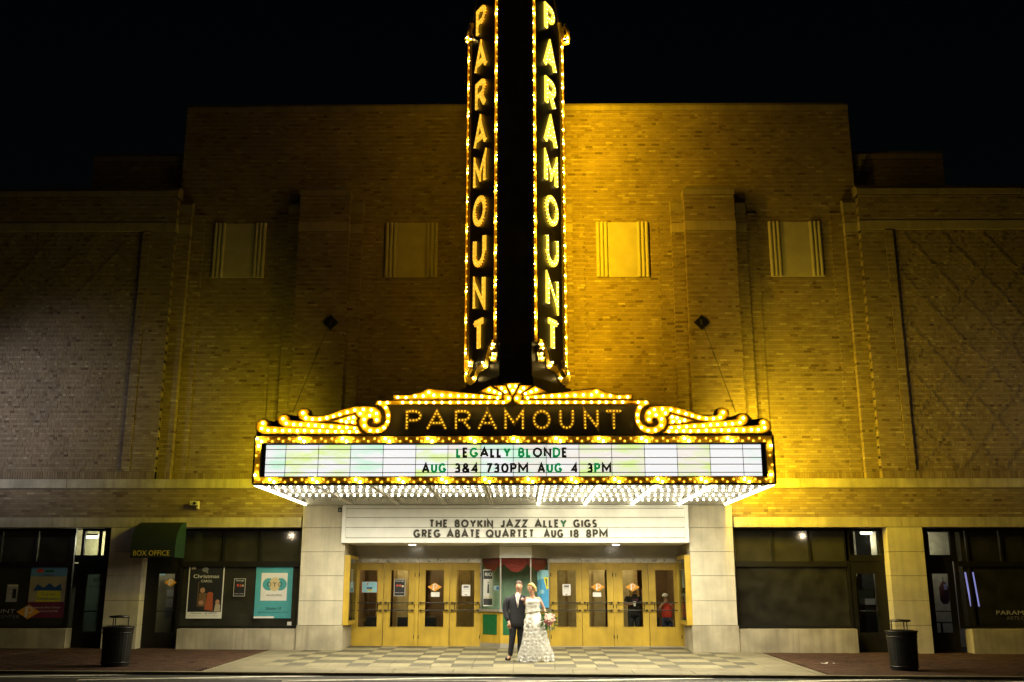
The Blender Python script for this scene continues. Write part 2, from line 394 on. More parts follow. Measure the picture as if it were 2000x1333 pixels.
# ------------------------------------------------------------------ theatre building
TB = thing('theatre_building', 'buff brick theatre building with stone bands and stepped roofline behind the lit signs', 'building', (0, 0, 0))
XW = 17.0; UY = .41
Z = dict(sill=.555, lin0=3.177, lin1=3.445, bel0=4.225, bel1=4.476, sol=4.68, wb0=11.60, wb1=11.885, wc0=12.70, wc1=12.866, uc0=15.58, uc1=15.74)
out, tones = [], []
BBX = at(1841, 310, .6)[0]; BBZ = at(1750, 311, .6)[1]
PAN = [(2.31, 3.85), (7.34, 8.88)]
panels = [(s * b, s * a, 10.32, 12.0) if s < 0 else (a, b, 10.32, 12.0) for s in (-1, 1) for a, b in PAN]
st3 = [(-7.02, -4.13, 0, 12.25), (-1.98, 1.98, 0, 12.25), (4.13, 7.02, 0, 12.25), (-17, -9.155, 0, 12.25), (9.155, 17, 0, 12.25)]
st2 = [(-6.66, -4.49), (-1.62, 1.62), (4.49, 6.66), (-9.88 - .01, -9.513), (9.513, 9.89)]
pier = [(-6.31, -4.85), (-1.25, 1.25), (4.85, 6.31)]
lay(-9.97, 9.97, Z['sol'], Z['uc0'], UY, .06, panels + st3, out, tones)
for a, b, _, _ in st3:
    hol = [(c, d, 0, 12.25) for c, d in st2] + [(-17, -9.513, 0, 13), (9.513, 17, 0, 13)]
    lay(max(a, -9.513), min(b, 9.513), Z['sol'], 12.25, UY - .05, .07, hol, out, tones)
for a, b in st2:
    lay(a, b, Z['sol'], 12.25, .18, .24, [(c, d, 0, 13) for c, d in pier] + [(-20, 20, Z['wb0'], Z['wb1'])], out, tones)
for a, b in pier:
    lay(a, b, Z['sol'], Z['wc0'], 0, .3, [(-20, 20, Z['wb0'], Z['wb1'])], out, tones)
for a, b in ((-9.513, -4.49), (-9.155, -7.0), (-4.49, 4.49), (4.49, 9.513)):
    pass
def diamond(x, z):
    h_ = 0.0
    for sg in (1, -1):
        q = ((abs(x) - 10.8) / 1.13 + sg * (z - 4.68) / 1.42) % 1.0
        if q < .115: h_ = -.014
    return h_
for s in (-1, 1):
    def R(a, b): return (a, b) if s > 0 else (-b, -a)
    a, b = R(9.88, 10.57); lay(a, b, Z['sol'], Z['wb0'], 0, .4, (), out, tones)
    a, b = R(10.57, 10.80); lay(a, b, Z['sol'], Z['wb0'], -.03, .2, (), out, tones)
    a, b = R(10.80, XW); lay(a, b, Z['sol'], Z['wb0'], .035, .1, (), out, tones, prof=diamond, half=True)
    a, b = R(9.88, XW); lay(a, b, Z['wb1'], Z['wc0'], 0, .4, (), out, tones)
    soldiers(a, b, Z['bel1'], Z['sol'], .0, .2, out, tones)
    a, b = R(9.97, BBX); lay(a, b, 12.9, BBZ, .6, .1, (), out, tones)
soldiers(-9.155, 9.155, Z['bel1'], Z['sol'], UY, .06, out, tones)
for a, b, _, _ in st3:
    a, b = max(a, -9.513), min(b, 9.513)
    for c, d in st2:
        if c >= a - .4 and d <= b + .4:
            soldiers(max(a, -9.513), c, Z['bel1'], Z['sol'], UY - .05, .07, out, tones) if c > a + .05 else None
            soldiers(d, b, Z['bel1'], Z['sol'], UY - .05, .07, out, tones) if b > d + .05 else None
for a, b in st2:
    pp = [p for p in pier if p[0] > a and p[1] < b]
    if pp: soldiers(a, pp[0][0], Z['bel1'], Z['sol'], .18, .24, out, tones); soldiers(pp[0][1], b, Z['bel1'], Z['sol'], .18, .24, out, tones); soldiers(pp[0][0], pp[0][1], Z['bel1'], Z['sol'], 0, .2, out, tones)
    else: soldiers(a, b, Z['bel1'], Z['sol'], .18, .24, out, tones)
# frieze between lintel and belt: its bricks beside the marquee stay single objects
fo, ft = [], []
lay(-XW, XW, Z['lin1'], Z['bel0'], 0, .1, [(-5.76, 5.76, 0, 3.78)], fo, ft, courseref=3.445)
order = sorted(range(len(fo)), key=lambda i: abs(abs((fo[i][0] + fo[i][1]) / 2) - 6.2) + .3 * (4.2 - fo[i][4]) + (20 if abs(fo[i][0]) < 5.8 else 0))
single = set(order[:290])
for i in range(len(fo)):
    if i not in single: out.append(fo[i]); tones.append(ft[i])
make_boxes('brickwork', out, tones, BRICK, TB, kind='stuff')
bcache = {}
for i in sorted(single):
    x0, x1, y0, y1, z0, z1 = fo[i]; key = (round((x1 - x0) / .02), round(ft[i] * 6))
    if key not in bcache:
        o = make_boxes('brick', [(-(x1 - x0) / 2, (x1 - x0) / 2, 0, .1, 0, z1 - z0)], [ft[i]], BRICK, TB); bcache[key] = o.data
        o.location = ((x0 + x1) / 2, y0, z0)
    else: inst('brick', bcache[key], TB, ((x0 + x1) / 2, y0, z0))
# mortar cores
c = MB(); g = .006
c.box(-9.97 + g, 9.97 - g, UY + g, 8, 4.3, Z['uc0'])
for a, b, _, _ in st3: c.box(max(a, -9.6) + g, min(b, 9.6) - g, UY - .05 + g, UY + .05, 4.3, 12.25)
for a, b in st2: c.box(a + g, b - g, .18 + g, UY, 4.3, 12.25)
for a, b in pier: c.box(a + g, b - g, g, UY, 4.3, Z['wc0'])
for s in (-1, 1):
    c.box(s * (9.88 + g), s * XW, .045, 8, 4.3, Z['wc0']); c.box(s * (9.88 + g), s * (10.57), g, .2, 4.3, Z['wb0']); c.box(s * (10.57 + g), s * (10.8 - g), -.03 + g, .2, Z['sol'], Z['wb0'])
    c.box(s * (9.88 + g), s * XW, g, .2, Z['wb0'], Z['wc0'])
    c.box(s * 9.9, s * (BBX - .01), .6 + g, 8, 12.7, BBZ)
    c.box(s * 5.77, s * XW, g, .3, Z['lin1'], Z['bel0'])
c.box(-5.77, 5.77, g, .3, 3.78, Z['bel0'])
c.box(-XW, XW, .3, 8, Z['lin1'], 4.3)
c.obj('wall', MORTAR, TB)
# belts and lintels in stone pieces
def stones(name, xs, y0, y1, z0, z1, m=BANDST, jitter=.004):
    for a, b in zip(xs[:-1], xs[1:]):
        MB().bbox(a + .004, b - .004, y0 + random.uniform(-jitter, jitter) * .3, y1, z0, z1, .006).obj(name, m, TB)
def split(a, b, L):
    n = max(1, round((b - a) / L)); return [a + (b - a) * i / n for i in range(n + 1)]
for s in (-1, 1):
    xs = split(9.86, XW, 2.1); xs = xs if s > 0 else [-x for x in reversed(xs)]
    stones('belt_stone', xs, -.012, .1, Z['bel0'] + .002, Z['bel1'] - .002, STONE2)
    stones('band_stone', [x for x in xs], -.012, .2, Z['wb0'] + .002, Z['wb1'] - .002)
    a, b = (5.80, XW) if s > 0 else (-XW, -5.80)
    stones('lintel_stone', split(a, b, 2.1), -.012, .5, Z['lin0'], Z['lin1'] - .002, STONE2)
    for x0, x1 in st2:                                   # stone bands and caps of the stepped strips
        pass
stones('belt_stone', split(-9.86, 9.86, 2.1), -.010, .40, Z['bel0'] + .002, Z['bel1'] - .002, STONE2)
for a, b in st2:
    pp = [p for p in pier if p[0] > a and p[1] < b]
    segs = [(a, pp[0][0]), (pp[0][1], b)] if pp else [(a, b)]
    for x0, x1 in segs:
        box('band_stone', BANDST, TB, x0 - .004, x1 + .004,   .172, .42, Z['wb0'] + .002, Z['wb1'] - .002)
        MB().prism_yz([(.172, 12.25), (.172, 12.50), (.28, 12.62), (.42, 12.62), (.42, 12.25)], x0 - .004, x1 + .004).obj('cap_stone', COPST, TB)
for a, b in pier:
    box('band_stone', BANDST, TB, a - .01, b + .01, -.010, .2, Z['wb0'] + .002, Z['wb1'] - .002)
    m_ = MB(); zc, zt = Z['wc1'], Z['wc1'] + .16          # cap with bevelled top and corners
    vs = [(a - .01, -.01, Z['wc0']), (b + .01, -.01, Z['wc0']), (b + .01, .42, Z['wc0']), (a - .01, .42, Z['wc0']), (a - .01, -.01, zc), (b + .01, -.01, zc), (b + .01, .42, zc), (a - .01, .42, zc),
          (a + .13, .15, zt), (b - .13, .15, zt), (b - .13, .42, zt), (a + .13, .42, zt)]
    m_.add(vs, [(0, 1, 5, 4), (1, 2, 6, 5), (3, 0, 4, 7), (4, 5, 9, 8), (5, 6, 10, 9), (7, 4, 8, 11), (8, 9, 10, 11), (0, 3, 2, 1)]).obj('cap_stone', COPST, TB)
def coping(xs, Y, z0, z1):
    for a, b in zip(xs[:-1], xs[1:]):
        MB().prism_yz([(Y - .015, z0), (Y - .015, z1), (Y + .16, z1 + .16), (Y + .5, z1 + .16), (Y + .5, z0)], a + .005, b - .005).obj('coping_stone', COPST, TB)
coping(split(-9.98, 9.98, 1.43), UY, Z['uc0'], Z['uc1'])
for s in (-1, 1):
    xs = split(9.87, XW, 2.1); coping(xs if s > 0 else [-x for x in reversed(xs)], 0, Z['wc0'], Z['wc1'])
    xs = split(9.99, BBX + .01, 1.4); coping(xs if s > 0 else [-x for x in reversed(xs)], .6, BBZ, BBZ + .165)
# fluted stone panels
for a, b, z0, z1 in panels:
    p = MB().bbox(a, b, UY - .01, UY + .1, z0, z1, .006).obj('fluted_panel', PANELST, TB)
    wd = .115
    for k in range(3):
        for e in (a + wd * (k + .5), b - wd * (k + .5)):
            pts = [(e - wd * .48, UY - .012)] + [(e + wd * .48 * cos(t), UY - .012 - .06 * sin(t)) for t in [pi * (1 - i / 8) for i in range(9)]] + [(e + wd * .48, UY - .012)]
            MB().prism_xy(pts[1:-1], z0 + .002, z1 - .002).obj('flute', PANELST, p)
# pilasters beside the entrance, in stone blocks
jz = [-.2, .647, 1.269, 1.911, 2.534, 3.170, 3.77]
for s in (-1, 1):
    for k in range(6):
        a, b = (4.60, 5.76) if s > 0 else (-5.76, -4.60)
        pr = 0.01 if k else .035
        box('stone_block', STONE2 if k == 0 else STONE, TB, a - (pr - .01), b + (pr - .01), -pr - .01, .6, jz[k] + .006, jz[k + 1] - .004)
    # return walls of the recessed entrance
    a, b = (4.62, 4.9) if s > 0 else (-4.9, -4.62)
    box('return_wall', STONE2, TB, a, b, .60, 1.9, -.2, 2.74)
def X(px, py, Y=0): return at(px, py, Y)[0]
# piers between the storefronts
PR0, PR1 = 10.08, 11.02
PR0 = X(1740, 1125); PR1 = X(1810, 1125); PL1 = X(275.5, 1125); PL0 = X(209, 1125)
for a, b in ((PR0, PR1), (PL0, PL1)):
    for k in range(5):
        z0, z1 = (-.2, .647, 1.269, 1.911, 2.534, 3.177)[k:k + 2]
        box('stone_block', STONE, TB, a, b, -.0, .55, z0 + .006, z1 - .004)
# sills under the shop windows
SR0, SR1 = 5.80, X(1676.5, 1250); S2R = X(1901, 1250); SL0, SL1 = X(344, 1250), -5.80; S2L = X(127, 1250)
def sill(a, b, n):
    for xa, xb in zip(split(a, b, (b - a) / n)[:-1], split(a, b, (b - a) / n)[1:]):
        box('sill_stone', STONE2, TB, xa + .003, xb - .003, 0.0, .45, -.25, Z['sill'])
sill(SR0, SR1, 2); sill(SL0, SL1, 2); sill(S2R, XW, 2); sill(-XW, S2L, 2)

# ------------------------------------------------------------------ shop fronts
WY = .40
def bar(parent, name, m, x0, x1, z0, z1, y0=WY - .04, y1=WY + .04): return box(name, m, parent, x0, x1, y0, y1, z0, z1)
def window(x0, x1, z0, z1, vs=(), hz=(), m=DARKF, pane=GLASSD, fw=.07, y=WY, vz=None):
    """frame, mullions, transoms and one pane per light"""
    f = MB()
    f.box(x0, x1, y - .05, y + .05, z0, z0 + fw); f.box(x0, x1, y - .05, y + .05, z1 - fw, z1)
    f.box(x0, x0 + fw, y - .05, y + .05, z0 + fw, z1 - fw); f.box(x1 - fw, x1, y - .05, y + .05, z0 + fw, z1 - fw)
    o = f.obj('shop_window', m, TB)
    zs = [z0 + fw] + list(hz) + [z1 - fw]
    for h_ in hz: box('transom_bar', m, o, x0 + fw, x1 - fw, y - .07, y + .04, h_ - .07, h_ + .07)
    for v, za, zb in vs: box('mullion', m, o, v - .03, v + .03, y - .045, y + .045, za, zb)
    for i in range(len(zs) - 1):
        za = zs[i] + (.07 if i else 0); zb = zs[i + 1] - (.07 if i < len(zs) - 2 else 0)
        xs = [x0 + fw] + sorted(v for v, a, b in vs if a < (za + zb) / 2 < b) + [x1 - fw]
        for a, b in zip(xs[:-1], xs[1:]): box('pane', pane, o, a + .02, b - .02, y - .004, y + .004, za, zb)
    return o
TZ = X(1437, 1105); HZ = at(1500, 1102, WY)[1]; TOPZ = 3.17
# right shop: window of three transom lights over one pane, then a door
WR0, WR1 = 5.80, X(1660, 1130, WY)
window(WR0, WR1, Z['sill'], TOPZ, [(X(1508, 1070, WY), HZ + .07, TOPZ - .07), (X(1580.5, 1070, WY), HZ + .07, TOPZ - .07)], [HZ])
box('window_blind', SCREEN, TB, WR0 + .08, WR1 - .08, WY + .06, WY + .075, HZ, TOPZ - .05)
WL0, WL1 = X(350, 1130, WY), -5.80
window(WL0, WL1, Z['sill'], TOPZ, [(X(437.5, 1070, WY), HZ + .07, TOPZ - .07), (X(509.5, 1070, WY), HZ + .07, TOPZ - .07)], [HZ])
box('window_blind', SCREEN, TB, WL0 + .08, WL1 - .08, WY + .06, WY + .075, HZ, TOPZ - .05)
box('window_backing', SCREEN, TB, WL0 + .08, WL1 - .08, WY + .10, WY + .12, Z['sill'], HZ)
def shop_door(x0, x1, label, glassx, mat=GLASS, gz0=.42, gz1=2.28, top=2.45):
    d = box('shop_door', DARKF, TB, x0, glassx[0], WY - .03, WY + .03, -.05, top)
    d['label'] = label
    box('stile', DARKF, d, glassx[1], x1, WY - .03, WY + .03, -.05, top)
    box('rail', DARKF, d, glassx[0], glassx[1], WY - .03, WY + .03, -.05, gz0)
    box('rail', DARKF, d, glassx[0], glassx[1], WY - .03, WY + .03, gz1, top)
    box('pane', mat, d, glassx[0], glassx[1], WY - .004, WY + .004, gz0, gz1)
    MB().tube([(glassx[0] + .02, WY - .07, 1.0), (glassx[1] - .02, WY - .07, 1.0)], .015).obj('push_bar', BLACKP, d)
    return d
GT = at(1700, 1121, WY)[1]; GB = at(1700, 1236, WY)[1]
shop_door(X(1665, 1180, WY), PR0 + .02, 'dark shop door with a lit kitchen behind', (X(1674.5, 1180, WY), X(1714, 1180, WY)), gz0=GB, gz1=GT)
shop_door(PR1 - .02, X(1868, 1180, WY), 'dark shop door showing a cream wall', (X(1816, 1180, WY), X(1857, 1180, WY)), gz0=GB, gz1=GT)
window(X(1650, 1070, WY), PR0 + .02, HZ + .07, TOPZ, fw=.09, pane=GLASS)
window(PR1 - .02, X(1862, 1070, WY), HZ + .07, TOPZ, fw=.09, pane=GLASS)
box('transom_panel', DARKF, TB, WR1, PR0, WY - .04, WY + .05, 2.46, HZ + .07); box('transom_panel', DARKF, TB, PR1, X(1870, 1100, WY), WY - .04, WY + .05, 2.46, HZ + .07)
WR2 = X(1876, 1130, WY)
window(WR2 - .12, XW, Z['sill'], TOPZ, [(X(1888, 1070, WY), Z['sill'] + .07, TOPZ - .07), (X(1954, 1070, WY), HZ + .07, TOPZ - .07)], [HZ], pane=GLASSD)
# left shop: box office door under the awning
shop_door(PL1 - .02, X(352, 1180, WY), 'dark box office door with papers behind its glass', (X(306, 1180, WY), X(345, 1180, WY)), gz0=GB, gz1=GT)
box('transom_panel', DARKF, TB, PL1, WL0, WY - .04, WY + .05, 2.46, TOPZ)
shop_door(X(146, 1180, WY), PL0 + .02, 'dark glazed door lettered 500 beside the stone pier', (X(164, 1180, WY), X(206, 1180, WY)), gz0=GB, gz1=GT, mat=GLASSD)
window(X(160, 1070, WY), PL0 + .02, HZ + .05, TOPZ, [(X(195, 1070, WY), HZ + .1, TOPZ - .05)], fw=.07, pane=GLASS)
box('transom_panel', DARKF, TB, X(146, 1100, WY), PL0, WY - .04, WY + .05, 2.46, HZ + .05)
WL2 = X(141, 1130, WY)
window(-XW, WL2, Z['sill'], TOPZ, [(X(2, 1070, WY), HZ + .07, TOPZ - .07), (X(72.5, 1070, WY), HZ + .07, TOPZ - .07), (X(140, 1070, WY), HZ + .07, TOPZ - .07)], [HZ])
# rooms behind
def room(x0, x1, y1, m, z1=3.3, floor=INTD):
    r = MB(); r.box(x0, x1, y1, y1 + .1, -.2, z1); r.box(x0 - .1, x0, WY + .2, y1, -.2, z1); r.box(x1, x1 + .1, WY + .2, y1, -.2, z1); r.box(x0, x1, WY + .1, y1, z1, z1 + .08)
    o = r.obj('room_wall', m, TB); box('room_floor', floor, TB, x0, x1, WY + .05, y1, -.25, -.06); return o
room(5.9, X(1664, 1150, .5), 3.4, M('dim_shop_wall', (.20, .19, .13), .9, var=.3, scale=1.2)); room(X(1666, 1150, .5) + .15, 11.05, 3.6, INTD)
room(11.2, XW, 4.5, INTD); room(-XW, -11.3, 4.0, INTD); room(-11.15, -9.3, 3.6, INTD); room(-9.1, -5.9, 3.9, INTD)
# lit kitchen seen through the right shop door, cream walls
kd = [(1668, 1681, 1122, 1232, 3.3, CREAM), (1712, 1722, 1040, 1232, 2.2, CREAM)]
for p0, p1, q0, q1, y, m in kd: box('room_wall', m, TB, X(p0, 1180, y), X(p1, 1180, y), y, y + .06, -.05, 3.25)
cab = thing('kitchen_cabinet', 'dark wall cabinets and white counter seen through the right shop door', 'cabinet', (0, 0, 0))
a, b = X(1683, 1180, 2.9), X(1712, 1180, 2.9)
box('cabinet_box', INTD, cab, a, b, 2.7, 3.1, at(1700, 1152, 2.9)[1], at(1700, 1115, 2.9)[1])
box('backsplash', TEAL, cab, a, b, 3.05, 3.1, at(1700, 1182, 2.9)[1], at(1700, 1152, 2.9)[1])
box('counter_front', WHITE, cab, a, b, 2.6, 3.0, at(1700, 1181, 2.9)[1], at(1700, 1170, 2.9)[1])
box('base_unit', INTD, cab, a, b, 2.62, 3.0, -.05, at(1700, 1182, 2.9)[1])
for i, (lx, ly, lz, en, col) in enumerate([(10.0, 2.0, 3.12, 22, (1, .93, .75)), (11.7, 2.3, 3.12, 22, (1, .92, .7)), (-11.7, 2.2, 3.1, 120, (1, .97, .62)), (-9.75, .72, 3.05, 60, (1, .9, .7)), (8.9, 2.6, 3.12, 2.2, (1, .85, .5))]):  # the last lamp is added to lift the black shop window
    lt = thing('ceiling_light', ['round ceiling light in the kitchen behind the right shop door', 'ceiling light in the room right of the yellow stone pier',
               'ceiling light behind the transom left of the stone pier', 'ceiling light inside the box office door', 'dim ceiling light deep in the shop right of the marquee'][i], 'ceiling light', (lx, ly, lz))
    MB().loft([(0, 0, -.03, .15, .15), (0, 0, 0, .17, .17), (0, 0, .05, .17, .17)]).obj('diffuser', E('ceiling_diffuser_%d' % i, col, 3.5 if en > 5 else .8), lt)
    l = bpy.data.lights.new('room_light', 'POINT'); l.energy = en; l.color = col; l.shadow_soft_size = .12; o = bpy.data.objects.new('room_light', l); link(o, lt); o.location = (0, 0, -.2)
box('room_wall', CREAM, TB, X(1817, 1180, 2.6), X(1900, 1180, 2.6), 3.0, 3.06, -.05, 3.2)
box('room_wall', CREAM, TB, X(150, 1060, 3.0), X(236, 1060, 3.0), 3.0, 3.06, 2.3, 3.28)
fx = thing('fluorescent_fixture', 'white fluorescent strip behind the left transom window', 'light fixture', (0, 0, 0))
box('tube', E('fluorescent_tube', (1, 1, .8), 4), fx, X(166, 1048, 1.6), X(190, 1048, 1.6), 1.6, 1.66, at(180, 1052, 1.6)[1], at(180, 1047, 1.6)[1])
box('housing', WHITE, fx, X(164, 1048, 1.6), X(192, 1048, 1.6), 1.58, 1.7, at(180, 1047, 1.6)[1] + .003, at(180, 1043, 1.6)[1])
tb_ = thing('bistro_table', 'small dark table inside the shop right of the yellow pier', 'table', (X(1838, 1210, 1.6), 1.6, -.06))
MB().loft([(0, 0, .72, .3, .3), (0, 0, .75, .3, .3)]).obj('table_top', BLACKP, tb_); MB().tube([(0, 0, 0), (0, 0, .72)], .03).obj('table_post', BLACKP, tb_); MB().loft([(0, 0, 0, .2, .2), (0, 0, .03, .05, .05)]).obj('foot', BLACKP, tb_)
sx = X(1844, 1155, 2.4); hb = thing('hanging_bag', 'dark red hanging bag with white tag seen through the door glass', 'bag', (sx, 2.4, 1.15))
MB().loft([(0, 0, 0, .06, .04), (0, 0, .1, .13, .07), (0, 0, .45, .14, .07), (0, 0, .62, .05, .03)]).obj('bag_body', M('maroon_cloth', (.09, .02, .015), .8), hb, smooth=True)
box('paper_tag', WHITE, hb, -.03, .06, -.085, -.08, .4, .56)
MB().tube([(0, 0, .6), (0, 0, .75)], .01).obj('hook', BLACKP, hb)
bt = thing('neon_strip', 'blue violet light strip glowing behind the far right shop window', 'light', (0, 0, 0))
for p0, p1 in ((1885.5, 1889), (1901, 1904)):
    MB().add([(X(p0, 1140, 1.4), 1.4, at(p0, 1118, 1.4)[1]), (X(p1, 1140, 1.4), 1.4, at(p0, 1118, 1.4)[1]), (X(p1 + 5, 1140, 1.4), 1.4, at(p0, 1185, 1.4)[1]), (X(p0 + 5, 1140, 1.4), 1.4, at(p0, 1185, 1.4)[1])], [(0, 3, 2, 1)]).obj('tube', E('violet_tube_%d' % p0, (.35, .35, 1), 3), bt)

# ------------------------------------------------------------------ lettering
def arc(cx, cy, rx, ry, a0, a1, n=10): return [(cx + rx * cos(radians(a0 + (a1 - a0) * i / n)), cy + ry * sin(radians(a0 + (a1 - a0) * i / n))) for i in range(n + 1)]
G = {
 'A': (.92, [[(0, 0), (.5, 1), (1, 0)], [(.16, .30), (.84, .30)]]),
 'B': (.66, [[(0, 0), (0, 1)], [(0, 1), (.5, 1)] + arc(.55, .765, .35, .235, 80, -80, 6) + [(0, .53)], [(0, .53), (.6, .53)] + arc(.62, .265, .38, .265, 80, -80, 6) + [(0, 0)]]),
 'C': (.9, [arc(.5, .5, .5, .5, 45, 315, 16)]),
 'D': (.78, [[(0, 0), (0, 1), (.4, 1)] + arc(.45, .5, .55, .5, 80, -80, 10) + [(.4, 0), (0, 0)]]),
 'E': (.58, [[(1, 1), (0, 1), (0, 0), (1, 0)], [(0, .52), (.85, .52)]]),
 'F': (.56, [[(1, 1), (0, 1), (0, 0)], [(0, .5), (.85, .5)]]),
 'G': (.93, [arc(.5, .5, .5, .5, 45, 350, 16), [(1, .42), (.55, .42)]]),
 'H': (.74, [[(0, 0), (0, 1)], [(1, 0), (1, 1)], [(0, .52), (1, .52)]]),
 'I': (.22, [[(.5, 0), (.5, 1)]]),
 'J': (.5, [[(1, 1), (1, .3)] + arc(.5, .3, .5, .3, -10, -170, 7)]),
 'K': (.72, [[(0, 0), (0, 1)], [(1, 1), (.08, .42)], [(.3, .56), (1, 0)]]),
 'L': (.54, [[(0, 1), (0, 0), (1, 0)]]),
 'M': (.98, [[(0, 0), (0, 1), (.5, .28), (1, 1), (1, 0)]]),
 'N': (.78, [[(0, 0), (0, 1), (1, 0), (1, 1)]]),
 'O': (.96, [arc(.5, .5, .5, .5, 0, 360, 24)]),
 '0': (.74, [arc(.5, .5, .5, .5, 0, 360, 22)]),
 'P': (.64, [[(0, 0), (0, 1), (.5, 1)] + arc(.58, .73, .42, .27, 80, -80, 8) + [(.5, .46), (0, .46)]]),
 'Q': (.98, [arc(.5, .5, .5, .5, 0, 360, 22), [(.55, .3), (1.0, -.03)]]),
 'R': (.66, [[(0, 0), (0, 1), (.5, 1)] + arc(.58, .74, .42, .26, 80, -80, 8) + [(.5, .48), (0, .48)], [(.5, .48), (1, 0)]]),
 'S': (.62, [arc(.5, .75, .45, .25, 35, 230, 10) + arc(.5, .25, .5, .25, 60, -145, 10)]),
 'T': (.66, [[(0, 1), (1, 1)], [(.5, 1), (.5, 0)]]),
 'U': (.74, [[(0, 1), (0, .42)] + arc(.5, .42, .5, .42, 190, 350, 10) + [(1, .42), (1, 1)]]),
 'X': (.75, [[(0, 0), (1, 1)], [(0, 1), (1, 0)]]),
 'Y': (.8, [[(0, 1), (.5, .45), (1, 1)], [(.5, .5), (.5, 0)]]),
 'Z': (.72, [[(0, 1), (1, 1), (0, 0), (1, 0)]]),
 '1': (.26, [[(.5, 0), (.5, 1)]]),
 '3': (.6, [arc(.45, .75, .45, .25, 150, -75, 9) + arc(.45, .26, .52, .26, 70, -150, 9)]),
 '4': (.68, [[(.7, 0), (.7, 1), (0, .28), (1, .28)]]),
 '7': (.6, [[(0, 1), (1, 1), (.3, 0)]]),
 '8': (.64, [arc(.5, .75, .42, .25, 0, 360, 14), arc(.5, .26, .5, .26, 0, 360, 14)]),
 '&': (.76, [[(1, 0), (.2, .68)] + arc(.42, .79, .27, .21, 200, -20, 8) + [(.3, .45)] + arc(.37, .24, .37, .24, 130, 320, 8) + [(.95, .45)]]),
}
def ribbon(mb, pts, t, fr, bk):
    """thick polyline in (u,v); fr/bk map to world front and back"""
    closed = hypot(pts[0][0] - pts[-1][0], pts[0][1] - pts[-1][1]) < 1e-6
    if closed: pts = pts[:-1]
    q = [pts[0]]
    for p in pts[1:]:
        if hypot(p[0] - q[-1][0], p[1] - q[-1][1]) > t * .05: q.append(p)
    pts = q; n = len(pts); L_, R_ = [], []
    for i in range(n):
        p = Vector(pts[i]); a = Vector(pts[(i - 1) % n]); b = Vector(pts[(i + 1) % n])
        d1 = (p - a).normalized() if (closed or i > 0) else None; d2 = (b - p).normalized() if (closed or i < n - 1) else None
        if d1 is None: d1 = d2
        if d2 is None: d2 = d1
        nn = Vector((-d1.y, d1.x)) + Vector((-d2.y, d2.x)); nn.normalize()
        k = 1 / max(.38, nn.dot(Vector((-d1.y, d1.x))))
        L_.append(p + nn * t / 2 * k); R_.append(p - nn * t / 2 * k)
    m = n if closed else n - 1
    for i in range(m):
        j = (i + 1) % n; qd = [L_[i], R_[i], R_[j], L_[j]]
        a = [fr(*x) for x in qd]; b = [bk(*x) for x in qd]
        mb.add(a + b, [(0, 1, 2, 3), (0, 4, 5, 1), (2, 6, 7, 3)] + ([(3, 7, 4, 0)] if (not closed and i == 0) else []) + ([(1, 5, 6, 2)] if (not closed and i == m - 1) else []))
def glyph(ch, u0, v0, H, sx, t, fr_, bk_, mb):
    wd, st = G[ch]; W = wd * H * sx
    for k, s_ in enumerate(st):
        e = k * .0006
        pts = [(u0 + t / 2 + x * (W - t), v0 + t / 2 + y * (H - t)) for x, y in s_]
        # run straight stroke ends out to the letter box
        ribbon(mb, pts, t, lambda u, v, e=e: fr_(u, v, e), lambda u, v: bk_(u, v))
    return W
def samples(ch, u0, v0, H, sx, t, step):
    wd, st = G[ch]; W = wd * H * sx; res = []
    for s_ in st:
        pts = [Vector((u0 + t / 2 + x * (W - t), v0 + t / 2 + y * (H - t))) for x, y in s_]
        L = sum((b - a).length for a, b in zip(pts, pts[1:])); n = max(1, round(L / step))
        cl = (pts[0] - pts[-1]).length < 1e-6
        for k in range(n if cl else n + 1):
            d = L * k / n
            for a, b in zip(pts, pts[1:]):
                l = (b - a).length
                if d <= l + 1e-9: p = a.lerp(b, d / l if l else 0); break
                d -= l
            if all((p - r).length > step * .6 for r in res): res.append(p)
    return res
def word(s, x0, x1, z0, H, Y, parent, mats, t=.2, depth=.012, name='letter'):
    gap = .13; tot = sum(G[c][0] for c in s) + gap * (len(s) - 1); sx = (x1 - x0) / (tot * H); x = x0
    for i, c in enumerate(s):
        mb = MB(); W = glyph(c, x, z0, H, sx, t * H, lambda u, v, e: (u, Y - depth - e, v), lambda u, v: (u, Y, v), mb)
        m = mats if not isinstance(mats, (list, tuple)) else mats[i]
        mb.obj(name, m, parent); x += W + gap * H * sx
FONTC = {}
def text(s, xc, zc, h_, Y, m, parent, width=None, name='lettering', shear=0, rot=0, dep=.0015, bold=0.):
    cu = bpy.data.curves.new('t', 'FONT'); cu.body = s; cu.align_x = 'CENTER'; cu.align_y = 'CENTER'; cu.size = 1; cu.extrude = 0; cu.shear = shear; cu.offset = bold; cu.resolution_u = 3
    o = bpy.data.objects.new('t', cu); SC.collection.objects.link(o); bpy.context.view_layer.update()
    me = bpy.data.meshes.new_from_object(o.evaluated_get(bpy.context.evaluated_depsgraph_get())); bpy.data.objects.remove(o); bpy.data.curves.remove(cu)
    co = [v.co for v in me.vertices]
    if not co: return
    w0 = max(c.x for c in co) - min(c.x for c in co); h0 = max(c.y for c in co) - min(c.y for c in co)
    cx = (max(c.x for c in co) + min(c.x for c in co)) / 2; cy = (max(c.y for c in co) + min(c.y for c in co)) / 2
    sy = h_ / .72; sxx = (width / w0) if width else sy
    if h0 * sy > h_ * 1.6: pass
    me.transform(Matrix.Rotation(pi / 2, 4, 'X') @ Matrix.Diagonal((sxx, sy, 1, 1)) @ Matrix.Translation((-cx, -cy, 0)))
    me.transform(Matrix.Rotation(rot, 4, 'Y'))
    me.materials.clear(); me.materials.append(m); o = bpy.data.objects.new(name, me); link(o, parent); o.location = (xc, Y, zc); return o

